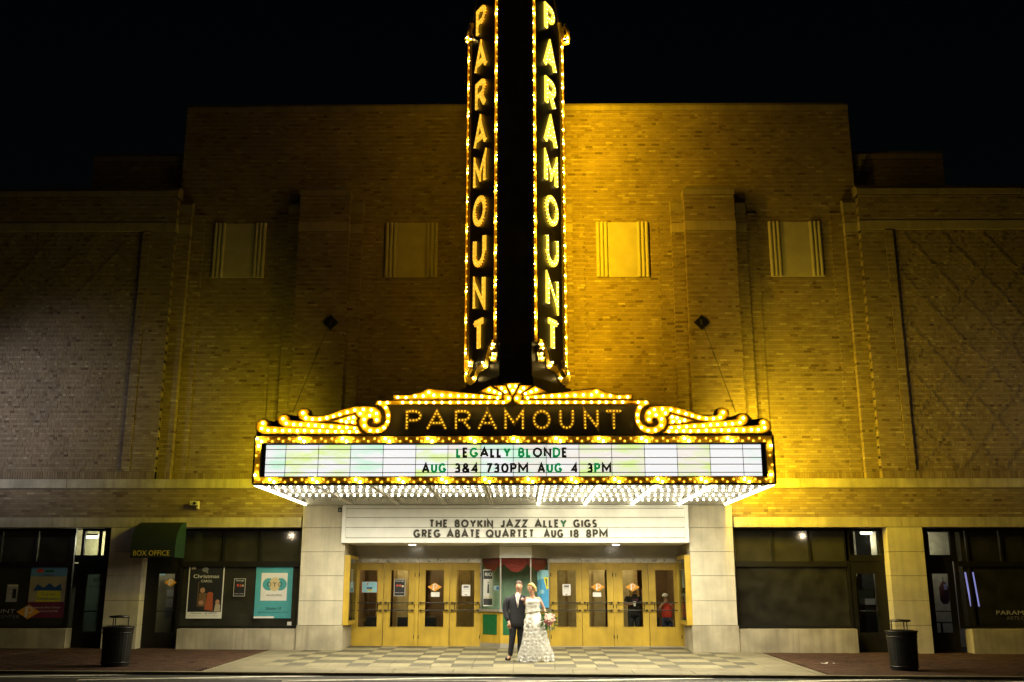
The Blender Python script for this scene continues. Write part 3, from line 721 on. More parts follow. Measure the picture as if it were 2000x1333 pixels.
# ------------------------------------------------------------------ marquee canopy
MY = -5.60; MX0, MX1 = -5.69, 5.585; MC = (MX0 + MX1) / 2; MZ0, MZ1 = 3.77, 4.815
MQ = thing('marquee_canopy', 'lit theatre marquee canopy with bulb borders, white letter board and scrolled PARAMOUNT crest', 'marquee', (0, 0, 0))
core = MB(); core.box(MX0 + .02, MX1 - .02, MY + .14, -.02, MZ0 + .14, MZ1 + .06); core.obj('canopy_box', SIGNG, MQ)
fr = MB()
FT, FB = at(800, 866, MY)[1], at(800, 932, MY)[1]; FL, FR_ = X(509, 900, MY), X(1497, 900, MY)
def bulb_me(name, m, r, sub=1):
    bm = bmesh.new(); bmesh.ops.create_icosphere(bm, subdivisions=sub, radius=r); me = bpy.data.meshes.new(name); bm.to_mesh(me); bm.free(); me.materials.append(m)
    me.polygons.foreach_set('use_smooth', [True] * len(me.polygons)); return me
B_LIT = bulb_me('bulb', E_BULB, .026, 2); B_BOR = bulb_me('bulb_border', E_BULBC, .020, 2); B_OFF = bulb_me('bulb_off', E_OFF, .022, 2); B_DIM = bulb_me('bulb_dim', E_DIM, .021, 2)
B_SOF = bulb_me('bulb_soffit', E_SOF, .025, 2); B_SOFF = bulb_me('bulb_soffit_off', SOFW, .026, 2)
# gold bulb frame: four mitred gold sheets, with dark edge trim
gf = MB().use(GOLD)
ox0, ox1, oz0, oz1 = MX0 + .035, MX1 - .045, MZ0 + .012, MZ1 - .012
for q in (((ox0, oz1), (ox0, oz0), (FL, FB), (FL, FT)), ((ox0, oz0), (ox1, oz0), (FR_, FB), (FL, FB)), ((ox1, oz0), (ox1, oz1), (FR_, FT), (FR_, FB)), ((ox1, oz1), (ox0, oz1), (FL, FT), (FR_, FT))):
    gf.prism_xz(q, MY - .005, MY + .12)
gf.obj('bulb_frame', GOLD, MQ)
tr = MB()
for q in ((MX0, ox0, MZ0, MZ1), (ox1, MX1, MZ0, MZ1), (ox0, ox1, MZ0 - .02, oz0), (ox0, ox1, oz1, MZ1 + .01)): tr.box(q[0], q[1], MY - .03, MY + .15, q[2], q[3])
ib = .012
for q in ((FL, FL + ib, FB, FT), (FR_ - ib, FR_, FB, FT), (FL, FR_, FT - ib, FT), (FL, FR_, FB, FB + ib)): tr.box(q[0], q[1], MY - .03, MY + .14, q[2], q[3])
tr.obj('edge_trim', BLACKP, MQ)
# border bulbs: two rows, every fourth lit, the rest given a faint glow
nrow = 0
def border_run(xa, xb, zt, zb, phase, lit_every=4, Y=MY):
    n = int((xb - xa) / .232)
    for i in range(n + 1):
        for row, (dz, dx) in enumerate(((zt, 0), (zb, .095))):
            x = xa + i * .232 + dx
            if x > xb: continue
            on = (i + phase) % lit_every == 0
            inst('bulb', B_BOR if on else B_OFF, MQ, (x, Y - .035 if on else Y - .018, dz))
border_run(X(503, 860, MY), ox1 - .06, at(800, 857.5, MY)[1], at(800, 862.5, MY)[1], 0)
border_run(X(497, 940, MY) + .1, ox1 - .06, at(800, 937, MY)[1], at(800, 942, MY)[1], 3)
for xs in (ox0 + .045, ox1 - .045):
    for i in range(4):
        on = i in (3,) or (i == 0)
        inst('bulb', B_BOR if on else B_OFF, MQ, (xs + (.02 if i % 2 else -.02), MY - .03, FB + .04 + i * .21))
# light box: dark surround, panels, rails
BX0, BX1 = X(518.5, 900, MY + .05), X(1487.5, 900, MY + .05); BZ0, BZ1 = at(1000, 930.5, MY + .05)[1], at(1000, 869.5, MY + .05)[1]
box('board_surround', BLACKP, MQ, FL + .012, FR_ - .012, MY + .06, MY + .13, FB + .012, FT - .012)
def panel_mat(i, tint, edge, st):
    m = bpy.data.materials.new('light_panel_%d' % i); m.use_nodes = True; t = m.node_tree; N = t.nodes; L = t.links; b = N['Principled BSDF']
    b.inputs['Base Color'].default_value = (.8, .8, .75, 1); b.inputs['Roughness'].default_value = .4
    g_ = N.new('ShaderNodeNewGeometry'); mp = N.new('ShaderNodeVectorMath'); mp.operation = 'MULTIPLY'; mp.inputs[1].default_value = (1.6, 1, 5.5); L.new(g_.outputs['Position'], mp.inputs[0])
    n = N.new('ShaderNodeTexNoise'); n.inputs['Scale'].default_value = 1; n.inputs['Detail'].default_value = 2; L.new(mp.outputs[0], n.inputs['Vector'])
    r = N.new('ShaderNodeMapRange'); r.inputs[1].default_value = .42; r.inputs[2].default_value = .66; L.new(n.outputs[0], r.inputs[0])
    mx = N.new('ShaderNodeMix'); mx.data_type = 'RGBA'; mx.inputs[6].default_value = (*tint, 1); mx.inputs[7].default_value = (*edge, 1); L.new(r.outputs[0], mx.inputs[0])
    L.new(mx.outputs[2], b.inputs['Emission Color']); b.inputs['Emission Strength'].default_value = st; return m
cols = [521.9, 557.9, 621.8, 684.6, 748.4, 812, 874.8, 939.2, 1002.6, 1067, 1131, 1194.8, 1259, 1322.8, 1387, 1451.3]
cx_ = [BX0] + [X(c_, 900, MY + .05) for c_ in cols[1:]] + [BX1]
wt = (1, 1, 1); ye = (.80, 1, .34); mi = (.66, 1, .75); cr_ = (1, .93, .84)
kinds = [(wt, mi), (wt, ye), (wt, ye), (wt, mi), (wt, wt), (wt, ye), (cr_, ye), (wt, mi), (cr_, mi), (cr_, wt), (cr_, ye), (cr_, ye), (wt, wt), (cr_, ye), (wt, wt), (wt, mi)]
for i in range(16):
    MB().box(cx_[i] + .006, cx_[i + 1] - .006, MY + .03, MY + .055, BZ0, BZ1).obj('light_panel', panel_mat(i, kinds[i][0], kinds[i][1], .93), MQ)
for c_ in cx_[1:-1]: box('panel_joint', BLACKP, MQ, c_ - .006, c_ + .006, MY + .026, MY + .058, BZ0, BZ1)
for py in (877.8, 894.5, 907.5, 923.4):
    z = at(1000, py, MY + .02)[1]; box('letter_rail', M('rail_%d' % int(py), (.10, .10, .08), .5), MQ, BX0, BX1, MY + .012, MY + .024, z - .008, z + .008)
D_, Gr = LETD, LETG; LETGP = M('dark_green_letter', (.01, .12, .05), .5)
yl = MY + .010
def zz(py): return at(1000, py, yl)[1]
def W_(s, p0, p1, pt, pb, mats): word(s, X(p0, pb, yl), X(p1, pb, yl), zz(pb), zz(pt) - zz(pb), yl, MQ, mats, t=.225, depth=.02)
W_('LEGALLY', 890.7, 998, 874.6, 894, [Gr, D_, Gr, D_, D_, D_, Gr]); W_('BLONDE', 1011.9, 1108.6, 874.6, 894, [Gr, Gr, D_, D_, Gr, D_])
W_('AUG', 823.7, 872, 905, 924.7, [D_, Gr, Gr]); W_('3&4', 887.3, 935, 905, 924.7, D_); W_('730PM', 949, 1031.8, 905, 924.7, D_)
W_('AUG', 1049.5, 1098.6, 905, 924.7, [D_, Gr, Gr]); W_('4', 1115.8, 1129.8, 905, 924.7, D_); W_('3PM', 1146.5, 1194.2, 905, 924.7, [D_, Gr, D_])
# soffit: panels between ribs, channels, rows of bulbs
ribs = [MX0 + .03 + (MX1 - MX0 - .06) * k / 9 for k in range(10)]
for k in range(9): box('soffit_panel', SOFW, MQ, ribs[k] + .02, ribs[k + 1] - .02, MY + .15, -.12, MZ0 + .10, MZ0 + .13)
for k in range(10):
    litr = k == 0 or k >= 5
    box('soffit_rib', SOFG, MQ, ribs[k] - .045, ribs[k] + .045, MY + .155, -.13, MZ0 + .02, MZ0 + .135)
    if litr: MB().tube([(ribs[k], MY + .17, MZ0), (ribs[k], -.25, MZ0)], .034, 8).obj('soffit_tube', E_TUBE, MQ)
    else:
        for dx in (-.03, .03): MB().tube([(ribs[k] + dx, MY + .2, MZ0 + .004), (ribs[k] + dx, -.25, MZ0 + .004)], .018, 8).obj('soffit_tube', WHITE, MQ)
def yat(py, z): d = ray(1000, py); return CAM.y + (z - CAM.z) / d.z * d.y
rowY = [yat(q, MZ0 + .02) for q in (950.9, 958.4, 967.4, 976.4)]
MB().prism_yz([(-.95, MZ0 + .128), (-.10, MZ0 - .010), (-.02, MZ0 - .010), (-.02, MZ0 + .14), (-.95, MZ0 + .14)], MX0 + .02, MX1 - .02).obj('soffit_cove', SOFW, MQ)
sb = []
for ri, ry in enumerate(rowY):
    for k in range(9):
        xa, xb = ribs[k] + .06, ribs[k + 1] - .06
        MB().prism_yz([(ry - .09, MZ0 + .105), (ry - .02, MZ0 + .05), (ry + .02, MZ0 + .05), (ry + .30, MZ0 + .105)], xa, xb).obj('lamp_ridge', SOFW, MQ)
        for j in range(7):
            x = xa + (xb - xa) * (j + .5) / 7; sb.append((x, ry, ri == 3 and k < 5))
for n_, (x, ry, off) in enumerate(sb): inst('soffit_bulb', B_SOFF if off else B_SOF, MQ, (x, ry, MZ0 + .015))
# crest
CY_ = MY - .04
def Lz(pts, ox, oy, sc): return [(at(ox + a / sc, oy + b / sc, CY_)) for a, b in pts]
L1 = lambda p: Lz(p, 480, 770, 6.667); Z1 = lambda p: Lz(p, 480, 740, 3.7736); Z3 = lambda p: Lz(p, 850, 730, 6.667)
CC = X(1001.3, 780, CY_)
S1 = L1([(1520, 516), (1000, 520), (240, 522), (180, 500), (145, 462), (138, 420), (150, 380), (180, 350), (225, 335), (265, 345), (288, 372), (294, 393), (280, 398), (286, 412), (315, 420), (520, 437), (1000, 460), (1470, 472)])
S2 = L1([(1455, 424), (1478, 464), (1000, 453), (525, 430), (470, 412), (434, 375), (422, 330), (440, 295), (480, 273), (525, 275), (558, 293), (572, 314), (560, 320), (563, 336), (590, 345), (760, 362), (960, 378), (1200, 400)])
S3 = L1([(1475, 303), (1448, 280), (1440, 246), (1420, 238), (1180, 302), (1060, 345), (950, 361), (850, 361), (765, 354), (715, 330), (688, 295), (681, 255), (700, 215), (740, 197), (785, 199), (815, 212), (822, 238), (808, 248), (814, 272), (845, 292), (920, 297), (1010, 292), (1100, 265), (1250, 210), (1400, 173), (1500, 165), (1620, 165), (1700, 185), (1750, 230), (1768, 290), (1755, 350), (1715, 385), (1680, 388), (1656, 378), (1668, 355), (1662, 328), (1640, 313), (1610, 318), (1586, 345), (1580, 380), (1600, 418), (1650, 438), (1720, 440), (1790, 405), (1825, 350), (1828, 290), (1808, 212), (1762, 165), (1725, 145), (1690, 138), (1712, 92)]) + Z1([(1400, 166), (1690, 164)]) + Z3([(895, 352), (905, 340), (893, 322), (885, 300), (905, 280), (945, 273), (985, 290), (1000, 325), (985, 370), (940, 398), (890, 402), (400, 402)]) + Z1([(1400, 189), (1060, 190)]) + L1([(1822, 136), (1860, 175), (1885, 240), (1888, 320), (1870, 400), (1820, 470), (1760, 505), (1660, 524), (1580, 508), (1520, 460), (1484, 405), (1478, 350), (1500, 300)])
S5 = Z1([(1092, 123), (1200, 125), (1290, 104), (1345, 77)]) + Z3([(520, 268), (868, 300), (864, 330), (525, 326)]) + Z1([(1092, 150)])
S6 = L1([(1140, 356), (1240, 325), (1420, 270), (1428, 292), (1455, 318), (1440, 340), (1448, 380), (1425, 400), (1395, 395), (1370, 372), (1345, 390), (1300, 392), (1270, 372), (1240, 378)])
F1 = Z3([(775, 160), (915, 158), (958, 262), (905, 262)]); F2 = Z3([(585, 236), (715, 167), (868, 262), (862, 290)]); F0 = Z3([(922, 132), (1094, 128), (1028, 262), (1008, 292), (985, 262)])
def simp(p): return p if len(p) > 2 else p
def area(p): return sum(a[0] * b[1] - b[0] * a[1] for a, b in zip(p, p[1:] + p[:1])) / 2
def offset(p, d):
    sg = 1 if area(p) > 0 else -1; n = len(p); r = []
    for i in range(n):
        a, b, c_ = Vector(p[i - 1]), Vector(p[i]), Vector(p[(i + 1) % n]); d1 = (b - a).normalized(); d2 = (c_ - b).normalized()
        n1 = Vector((d1.y, -d1.x)) * sg; n2 = Vector((d2.y, -d2.x)) * sg; nn = n1 + n2
        nn = nn.normalized() if nn.length > .1 else n1
        r.append(tuple(b + nn * d / max(.55, nn.dot(n1))))
    return r
def ngon_fix(me):
    bm = bmesh.new(); bm.from_mesh(me); bmesh.ops.triangulate(bm, faces=[f for f in bm.faces if len(f.verts) > 4], ngon_method='EAR_CLIP'); bm.to_mesh(me); bm.free()
def trough(p, y=CY_):
    a = p if area(p) < 0 else p[::-1]
    o = MB().prism_xz(a, y, y + .05).obj('scroll', YEL, MQ); ngon_fix(o.data)
    rim = MB(); ribbon(rim, a + a[:1], .012, lambda u, v: (u, y - .045, v), lambda u, v: (u, y + .002, v)); rim.obj('rim', GOLD, o)
    return a
bk = MB()
def mirror(p): return [(2 * CC - x, z) for x, z in p]
for sh_ in (S1, S2, S3, S5, S6, F1, F2):
    for q in (sh_, mirror(sh_)):
        a = trough(q, CY_ - (.004 if sh_ is S2 else .008 if sh_ is S3 else 0)); bk.prism_xz(offset(a, .035), CY_ + .055 + random.random() * .004, CY_ + .24)
a = trough(F0); bk.prism_xz(offset(a, .035), CY_ + .06, CY_ + .24)
px0, px1 = X(745, 830, CY_), 2 * CC - X(745, 830, CY_)
bk.prism_xz([(px0, MZ1 + .01), (px1, MZ1 + .01), (px1, at(1000, 785, CY_)[1]), (px0, at(1000, 785, CY_)[1])], CY_ + .052, CY_ + .25)
bk.prism_xz([(MX0 + .02, MZ1 + .01), (MX1 - .02, MZ1 + .01), (MX1 - .02, at(1000, 848, CY_)[1] + .06), (MX0 + .02, at(1000, 848, CY_)[1] + .06)], CY_ + .07, CY_ + .26)
fan = Z3([(560, 330), (700, 200), (900, 160), (1008, 150), (1110, 160), (1300, 200), (1450, 330), (1450, 420), (560, 420)])
bk.prism_xz(fan if area(fan) < 0 else fan[::-1], CY_ + .065, CY_ + .25)
lowf = L1([(1100, 350), (1500, 250), (1900, 150), (1900, 540), (200, 540), (250, 470)])
for q in (lowf, mirror(lowf)): bk.prism_xz(q if area(q) < 0 else q[::-1], CY_ + .075 + (.004 if q is lowf else 0), CY_ + .24)
o = bk.obj('crest_backing', SIGNG, MQ); ngon_fix(o.data)
bl = L1([(227, 382), (213, 452), (295, 477), (383, 477), (484, 480), (576, 480), (675, 483), (769, 480), (867, 485), (965, 482), (1067, 489), (1170, 492), (1257, 490), (1352, 494), (1450, 492),
         (489, 325), (532, 384), (628, 400), (719, 402), (820, 407), (909, 413), (1005, 423), (1117, 428), (1220, 437), (1320, 442), (1419, 450),
         (748, 250), (786, 316), (872, 330), (966, 331), (1060, 316), (1147, 294), (1229, 270), (1325, 239), (1423, 213), (1533, 204), (1637, 212), (1704, 255), (1493, 258), (1616, 282), (1544, 334), (1708, 340), (1547, 417), (1622, 477), (1719, 482), (1803, 442), (1851, 363), (1856, 279), (1824, 181), (1747, 118), (1845, 116),
         (1247, 350), (1343, 321), (1408, 307), (1313, 367), (1395, 369)]) \
   + Z1([(x, 178) for x in (1158, 1219, 1279, 1330, 1388, 1447, 1507, 1568, 1622, 1678, 1729, 1784, 1844, 1900)]) \
   + Z1([(1122, 140), (1183, 142), (1249, 131), (1309, 130), (1350, 102), (1387, 124), (1447, 124), (1508, 126), (1568, 129), (1625, 130), (1678, 131), (1740, 133), (1797, 140), (1857, 145)]) \
   + Z3([(955, 325), (865, 195), (913, 240), (703, 217), (770, 242), (842, 265)])
bl = bl + mirror(bl) + Z3([(970, 168), (1047, 168), (1012, 226)])
for x, z in bl: inst('crest_bulb', B_LIT, MQ, (x, CY_ - .035, z))
# PARAMOUNT in dim amber bulbs
lt = [('P', 790.6, 825), ('A', 831.6, 874), ('R', 886.7, 920.7), ('A', 931.8, 972), ('M', 983.5, 1025), ('O', 1039, 1077), ('U', 1091, 1122.7), ('N', 1139, 1171), ('T', 1182, 1216)]
OLIVE = M('dull_gold_letter', (.32, .22, .03), .5)
lz0, lz1 = at(1000, 840, CY_)[1], at(1000, 799.6, CY_)[1]
dimb = MB()
for c_, p0, p1 in lt:
    x0, x1 = X(p0, 820, CY_), X(p1, 820, CY_); H = lz1 - lz0; sx = (x1 - x0) / (G[c_][0] * H); t_ = .19 * H
    mb = MB(); glyph(c_, x0, lz0, H, sx, t_, lambda u, v, e: (u, CY_ + .03 - e, v), lambda u, v: (u, CY_ + .055, v), mb); lo = mb.obj('crest_letter', OLIVE, MQ)
    rb = MB()
    for p in samples(c_, x0, lz0, H, sx, t_, .072): rb.ball((p.x, CY_ + .005, p.y), .022, 6, 4)
    rb.obj('letter_bulbs', E_DIM, lo, kind='stuff')
# ends of the canopy: gold bulb strips and a small crest of bulbs
for s, xe, lit in ((-1, MX0, 4), (1, MX1, 1)):
    yy0, yy1 = MY + .16, -.3
    box('end_panel', SIGNG, MQ, xe - s * .02, xe + s * .0, yy0, yy1, MZ0, MZ1)
    for z0 in (MZ0 + .01, MZ1 - .14): box('end_bulb_strip', YEL, MQ, xe + s * .001, xe + s * .03, yy0, yy1, z0, z0 + .13)
    box('end_light_panel', E('end_light_panel_%d' % s, (1, .95, .7), .55), MQ, xe + s * .001, xe + s * .02, yy0 + .2, yy1 - .2, MZ0 + .2, MZ1 - .2)
    pts = [(yy0, MZ1 + .02), (yy0, MZ1 + .35), (yy0 + .6, MZ1 + .42), (yy0 + 1.4, MZ1 + .75), (yy0 + 2.4, MZ1 + .8), (yy0 + 3.4, MZ1 + .5), (yy1, MZ1 + .4), (yy1, MZ1 + .02)]
    MB().prism_yz(pts, xe - s * .26, xe - s * .20).obj('end_crest', SIGNG, MQ)
    for k in range(22):
        y = yy0 + .12 + k * .232
        for z_, ok in ((MZ0 + .075, True), (MZ1 - .075, True), (MZ1 + .18, True), (MZ1 + .36, 4 < k < 14)):
            if not ok: continue
            on = lit == 1 or (k + int(z_ * 10)) % 4 == 0 or z_ > MZ1
            inst('end_bulb', B_BOR if (on and lit == 1) else B_LIT if on else B_OFF, MQ, (xe + s * (.055 if z_ < MZ1 else -.17), y, z_))

# ------------------------------------------------------------------ blade sign
BS = thing('blade_sign', 'tall vertical V shaped sign spelling PARAMOUNT down both faces in lit yellow letters', 'sign', (0, 0, 0))
K = 1.0706
def ZS(z): return 1.6 + (z - 1.6) * K
p_in, p_out = (.395, -3.5), (1.285, -1.9); FL_ = hypot(p_out[0] - p_in[0], p_out[1] - p_in[1]); du = ((p_out[0] - p_in[0]) / FL_, (p_out[1] - p_in[1]) / FL_)
BC = -.02
def fpt(s, u, z, n=0.): return (BC + s * (p_in[0] + du[0] * u + du[1] * n), p_in[1] + du[1] * u - du[0] * n, z)
def face_uv(s, px, py):
    nrm = Vector((s * du[1], -du[0], 0)); p = on_plane(px, py, fpt(s, 0, 0), nrm)
    return ((p.x - BC) * s - p_in[0]) / du[0] if True else 0, p.z
top_prof = [(u_, ZS(z_)) for u_, z_ in [(0, 6.25), (FL_, 6.25), (FL_, 15.75), (FL_ - .12, 16.05), (FL_ - .5, 16.75), (FL_ - 1.0, 17.4), (.5, 17.9), (0, 18.1)]]
for s in (-1, 1):
    MB().extr(top_prof, lambda u, z: fpt(s, u, z, 0), lambda u, z: fpt(s, u, z, -.12)).obj('face_panel', BLACKP, BS)
    if 0: pass
MB().prism_xy([(BC - .38, -3.5), (BC + .38, -3.5), (BC + 1.16, -2.06), (BC + 1.16, -1.85), (BC - 1.16, -1.85), (BC - 1.16, -2.06)], ZS(6.25), ZS(15.7)).obj('sign_body', BLACKP, BS)
FPM = M('dark_front_panel', (.11, .09, .035), .7, var=.3, scale=2)
for k in range(11): box('front_panel', FPM, BS, BC - .395, BC + .395, -3.53, -3.48, 5.9 + k * 1.21, 5.9 + (k + 1) * 1.21 - .012)
MB().prism_xy([(BC - .43, -3.52), (BC + .43, -3.52), (BC + 1.42, -1.9), (BC + 1.42, -1.4), (BC - 1.42, -1.4), (BC - 1.42, -1.9)], 4.9, ZS(6.24)).obj('sign_base', SIGNG, BS)
for z_ in (8.2, 11.2, 14.2): 
    for s in (-1, 1): MB().tube([(BC + s * .9, -1.9, z_), (BC + s * .9, .1, z_)], .04).obj('wall_strut', BLACKP, BS)
names = 'PARAMOUNT'; ztops = [ZS(7.815 + 1.048 * (8 - i)) for i in range(9)]
LH, LW, LU = .83, .66, .72
B_SM = bulb_me('bulb_small', E_BULBC, .018, 2); B_BLD = bulb_me('bulb_blade', E_BULBC, .0165, 2)
def glow(parent, loc, d, P, col=(1, .585, .006), size=150, r=.06):  # spots added to stand in for the bulbs' throw on wall and pavement
    l = bpy.data.lights.new('bulb_light', 'SPOT'); l.energy = P; l.color = col; l.spot_size = radians(size); l.spot_blend = 1; l.shadow_soft_size = r
    o = bpy.data.objects.new('bulb_light', l); link(o, parent); o.location = loc; o.rotation_euler = Vector(d).to_track_quat('-Z', 'Y').to_euler()
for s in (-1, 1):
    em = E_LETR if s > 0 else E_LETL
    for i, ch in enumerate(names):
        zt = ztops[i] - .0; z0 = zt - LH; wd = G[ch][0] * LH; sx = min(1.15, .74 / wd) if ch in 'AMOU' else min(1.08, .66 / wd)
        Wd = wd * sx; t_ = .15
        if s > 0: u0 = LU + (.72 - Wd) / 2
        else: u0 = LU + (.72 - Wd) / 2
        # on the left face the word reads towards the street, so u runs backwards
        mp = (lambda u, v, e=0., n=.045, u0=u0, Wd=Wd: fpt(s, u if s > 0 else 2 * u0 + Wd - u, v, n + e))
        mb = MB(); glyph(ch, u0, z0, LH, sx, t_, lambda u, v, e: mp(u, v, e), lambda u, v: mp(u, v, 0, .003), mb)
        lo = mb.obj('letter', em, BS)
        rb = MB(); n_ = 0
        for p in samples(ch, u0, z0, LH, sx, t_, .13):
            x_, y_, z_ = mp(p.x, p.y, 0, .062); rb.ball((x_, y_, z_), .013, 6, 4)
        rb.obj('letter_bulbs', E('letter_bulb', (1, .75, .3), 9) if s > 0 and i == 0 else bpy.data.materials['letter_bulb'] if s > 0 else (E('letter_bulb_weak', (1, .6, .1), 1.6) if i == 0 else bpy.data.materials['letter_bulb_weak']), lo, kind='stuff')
    # border strips with chasing bulbs and gold troughs
    def strip(path, t_=.13, name='border_strip'):
        mb = MB(); ribbon(mb, path, t_, lambda u, v: fpt(s, u, v, .02), lambda u, v: fpt(s, u, v, .001)); mb.obj(name, GOLD, BS)
        for d_ in (-1, 1):
            q = [];
            for i_ in range(len(path)):
                a_ = Vector(path[max(0, i_ - 1)]); b_ = Vector(path[min(len(path) - 1, i_ + 1)]); t__ = (b_ - a_).normalized(); q.append(tuple(Vector(path[i_]) + Vector((-t__.y, t__.x)) * d_ * t_ / 2))
            mb = MB(); ribbon(mb, q, .012, lambda u, v: fpt(s, u, v, .07), lambda u, v: fpt(s, u, v, .001)); mb.obj('strip_edge', GOLD, BS)
    def fu(px, py): return face_uv(s, px if s < 0 else 2 * 1010.5 - px, py)
    k3 = lambda a, b: fu(880 + a / 4.443, 480 + b / 4.443)
    inner = [(.10, ZS(18.0)), (.10, k3(400, 850)[1])]; outer = [(FL_ - .07, ZS(15.7)), (FL_ - .07, k3(150, 1090)[1])]
    strip(inner, .15); strip(outer, .12)
    strip([(u_, ZS(z_)) for u_, z_ in [(FL_ - .07, 15.7), (FL_ - .2, 16.0), (FL_ - .55, 16.7), (FL_ - 1.0, 17.3)]], .11)
    strip([k3(*p) for p in ((403, 845), (370, 855), (345, 900), (325, 965), (318, 1035), (285, 1055), (250, 1075), (232, 1110), (215, 1155), (185, 1178), (155, 1160), (148, 1110))], .19)
    strip([k3(*p) for p in ((395, 880), (405, 930), (395, 985), (378, 985), (366, 950))], .14); strip([k3(*p) for p in ((158, 1110), (188, 1060), (192, 1020), (175, 1000))], .14)
    strip([k3(*p) for p in ((0, 0), (0, 0))], .1) if False else None
    ear = [fu(880 + a / 5.127, b / 5.127) for a, b in ((205, 440), (180, 435), (170, 380), (185, 310), (205, 265), (225, 300), (215, 350), (225, 380))]
    strip(ear, .09)
    nb = 0
    for (uu, za, zb, ph) in ((.10, ZS(18.0), inner[1][1], 0), (FL_ - .07, ZS(15.7), outer[1][1], 1)):
        n_ = int((za - zb) / .105)
        for k in range(n_):
            z = za - .05 - k * .105; on = (k + ph * 2) % 8 in (0, 1) or (s > 0 and (k + ph) % 8 == 4)
            inst('border_bulb', B_BLD if on else B_OFF, BS, fpt(s, uu + (.025 if k % 2 else -.025), z, .045 if on else .03))
    for p in ((378, 858), (372, 893), (385, 940), (378, 978), (290, 1015), (308, 1045), (180, 1015), (178, 1047), (150, 1112), (213, 1152)):
        u, z = k3(*p); inst('border_bulb', B_SM, BS, fpt(s, u, z, .05))
    for a, b in ((215, 395), (180, 385), (182, 425)):
        u, z = fu(880 + a / 5.127, b / 5.127); inst('border_bulb', B_SM, BS, fpt(s, u, z, .05))
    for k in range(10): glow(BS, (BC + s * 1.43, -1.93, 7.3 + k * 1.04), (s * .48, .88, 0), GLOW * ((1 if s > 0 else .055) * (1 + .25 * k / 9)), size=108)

for s, e in ((-1, MX0), (1, MX1)):
    for y in (-2.9, -1.9, -.9): glow(MQ, (e + s * .12, y, MZ1 + .1), (s * .66, .72, .08), 740 if s > 0 else 170, (1, .72 if s > 0 else .86, .006), 160)
for k in range(9):
    for y in (-4.9, -3.5, -2.1): glow(MQ, ((ribs[k] + ribs[k + 1]) / 2, y, MZ0 - .06), (0, .12, -1), 205 if k >= 5 else 176 if k == 0 else 165, (1, .93, .71), 168, .22)
# ------------------------------------------------------------------ tie rods
for s, lb in ((-1, 'thin steel tie rod with diamond wall plate, on the darker left pier'), (1, 'thin steel tie rod with diamond wall plate, on the brighter right pier')):
    x, z = at(1370, 631, 0) if s > 0 else at(646, 631, 0); t = thing('tie_rod', lb, 'tie rod', (x, 0, z), 'marquee tie rods')
    MB().prism_xz([(-.22, 0), (0, .22), (.22, 0), (0, -.22)][::-1], -.05, -.005).obj('wall_plate', BLACKP, t)
    MB().loft([(0, -.09, -.06, .05, .04), (0, -.09, .06, .05, .04)]).obj('eye', BLACKP, t)
    ex, ez = at(1437, 806, -5.1) if s > 0 else at(572, 806, -5.1)
    MB().tube([(0, -.1, 0), (ex - x, -5.1, ez - z)], .008, 6).obj('rod', BLACKP, t)
    mid = Vector((0, -.1, 0)).lerp(Vector((ex - x, -5.1, ez - z)), .4); d = Vector((ex - x, -5, ez - z)).normalized()
    MB().tube([mid - d * .12, mid + d * .12], .018, 6).obj('turnbuckle', BLACKP, t)

# ------------------------------------------------------------------ lower letter board over the doors
LB = thing('letter_board', 'long white letter board above the doors announcing the boykin jazz alley gigs', 'sign', (0, 0, 0))
x0, x1, z0, z1 = -4.68, 4.57, 2.765, 3.755
box('board_panel', WHITEP, LB, x0 + .1, x1 - .1, -.10, .3, z0 + .09, z1 - .03)
f = MB(); f.box(x0, x1, -.16, .35, z0, z0 + .09); f.box(x0, x1, -.16, .35, z1 - .04, z1); f.box(x0, x0 + .10, -.16, .35, z0 + .09, z1 - .04); f.box(x1 - .10, x1, -.16, .35, z0 + .09, z1 - .04); f.obj('board_frame', WHITEP, LB)
GREYL = M('rail_shadow_line', (.33, .31, .25), .6)  # plain grey for the rails between the white ones
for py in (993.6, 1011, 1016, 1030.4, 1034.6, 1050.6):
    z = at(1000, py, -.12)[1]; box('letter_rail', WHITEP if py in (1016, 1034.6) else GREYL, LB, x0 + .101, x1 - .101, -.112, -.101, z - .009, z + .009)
for s_, p0, p1, pt, pb, mm in [('THE', 837.8, 874.8, 1014.9, 1031.2, 0), ('BOYKIN', 887.9, 963.3, 1014.9, 1031.2, 0), ('JAZZ', 977.7, 1030.7, 1014.9, 1031.2, 0), ('ALLEY', 1043.8, 1107.1, 1014.9, 1031.2, 1), ('GIGS', 1119.5, 1166, 1014.9, 1031.2, 0),
                               ('GREG', 807, 860.9, 1034.3, 1050.9, 0), ('ABATE', 872.2, 938.3, 1034.3, 1050.9, 0), ('QUARTET', 948.8, 1043.3, 1034.3, 1050.9, 0), ('AUG', 1061.7, 1101, 1034.3, 1050.9, 0), ('18', 1113.4, 1130.8, 1034.3, 1050.9, 0), ('8PM', 1144.4, 1187.2, 1034.3, 1050.9, 0)]:
    yb = -.114; za, zb = at(1000, pt, yb)[1], at(1000, pb, yb)[1]
    word(s_, X(p0, pb, yb), X(p1, pb, yb), zb, za - zb, yb, LB, [D_] * 4 + [LETGP] if mm else D_, t=.24, depth=.012)

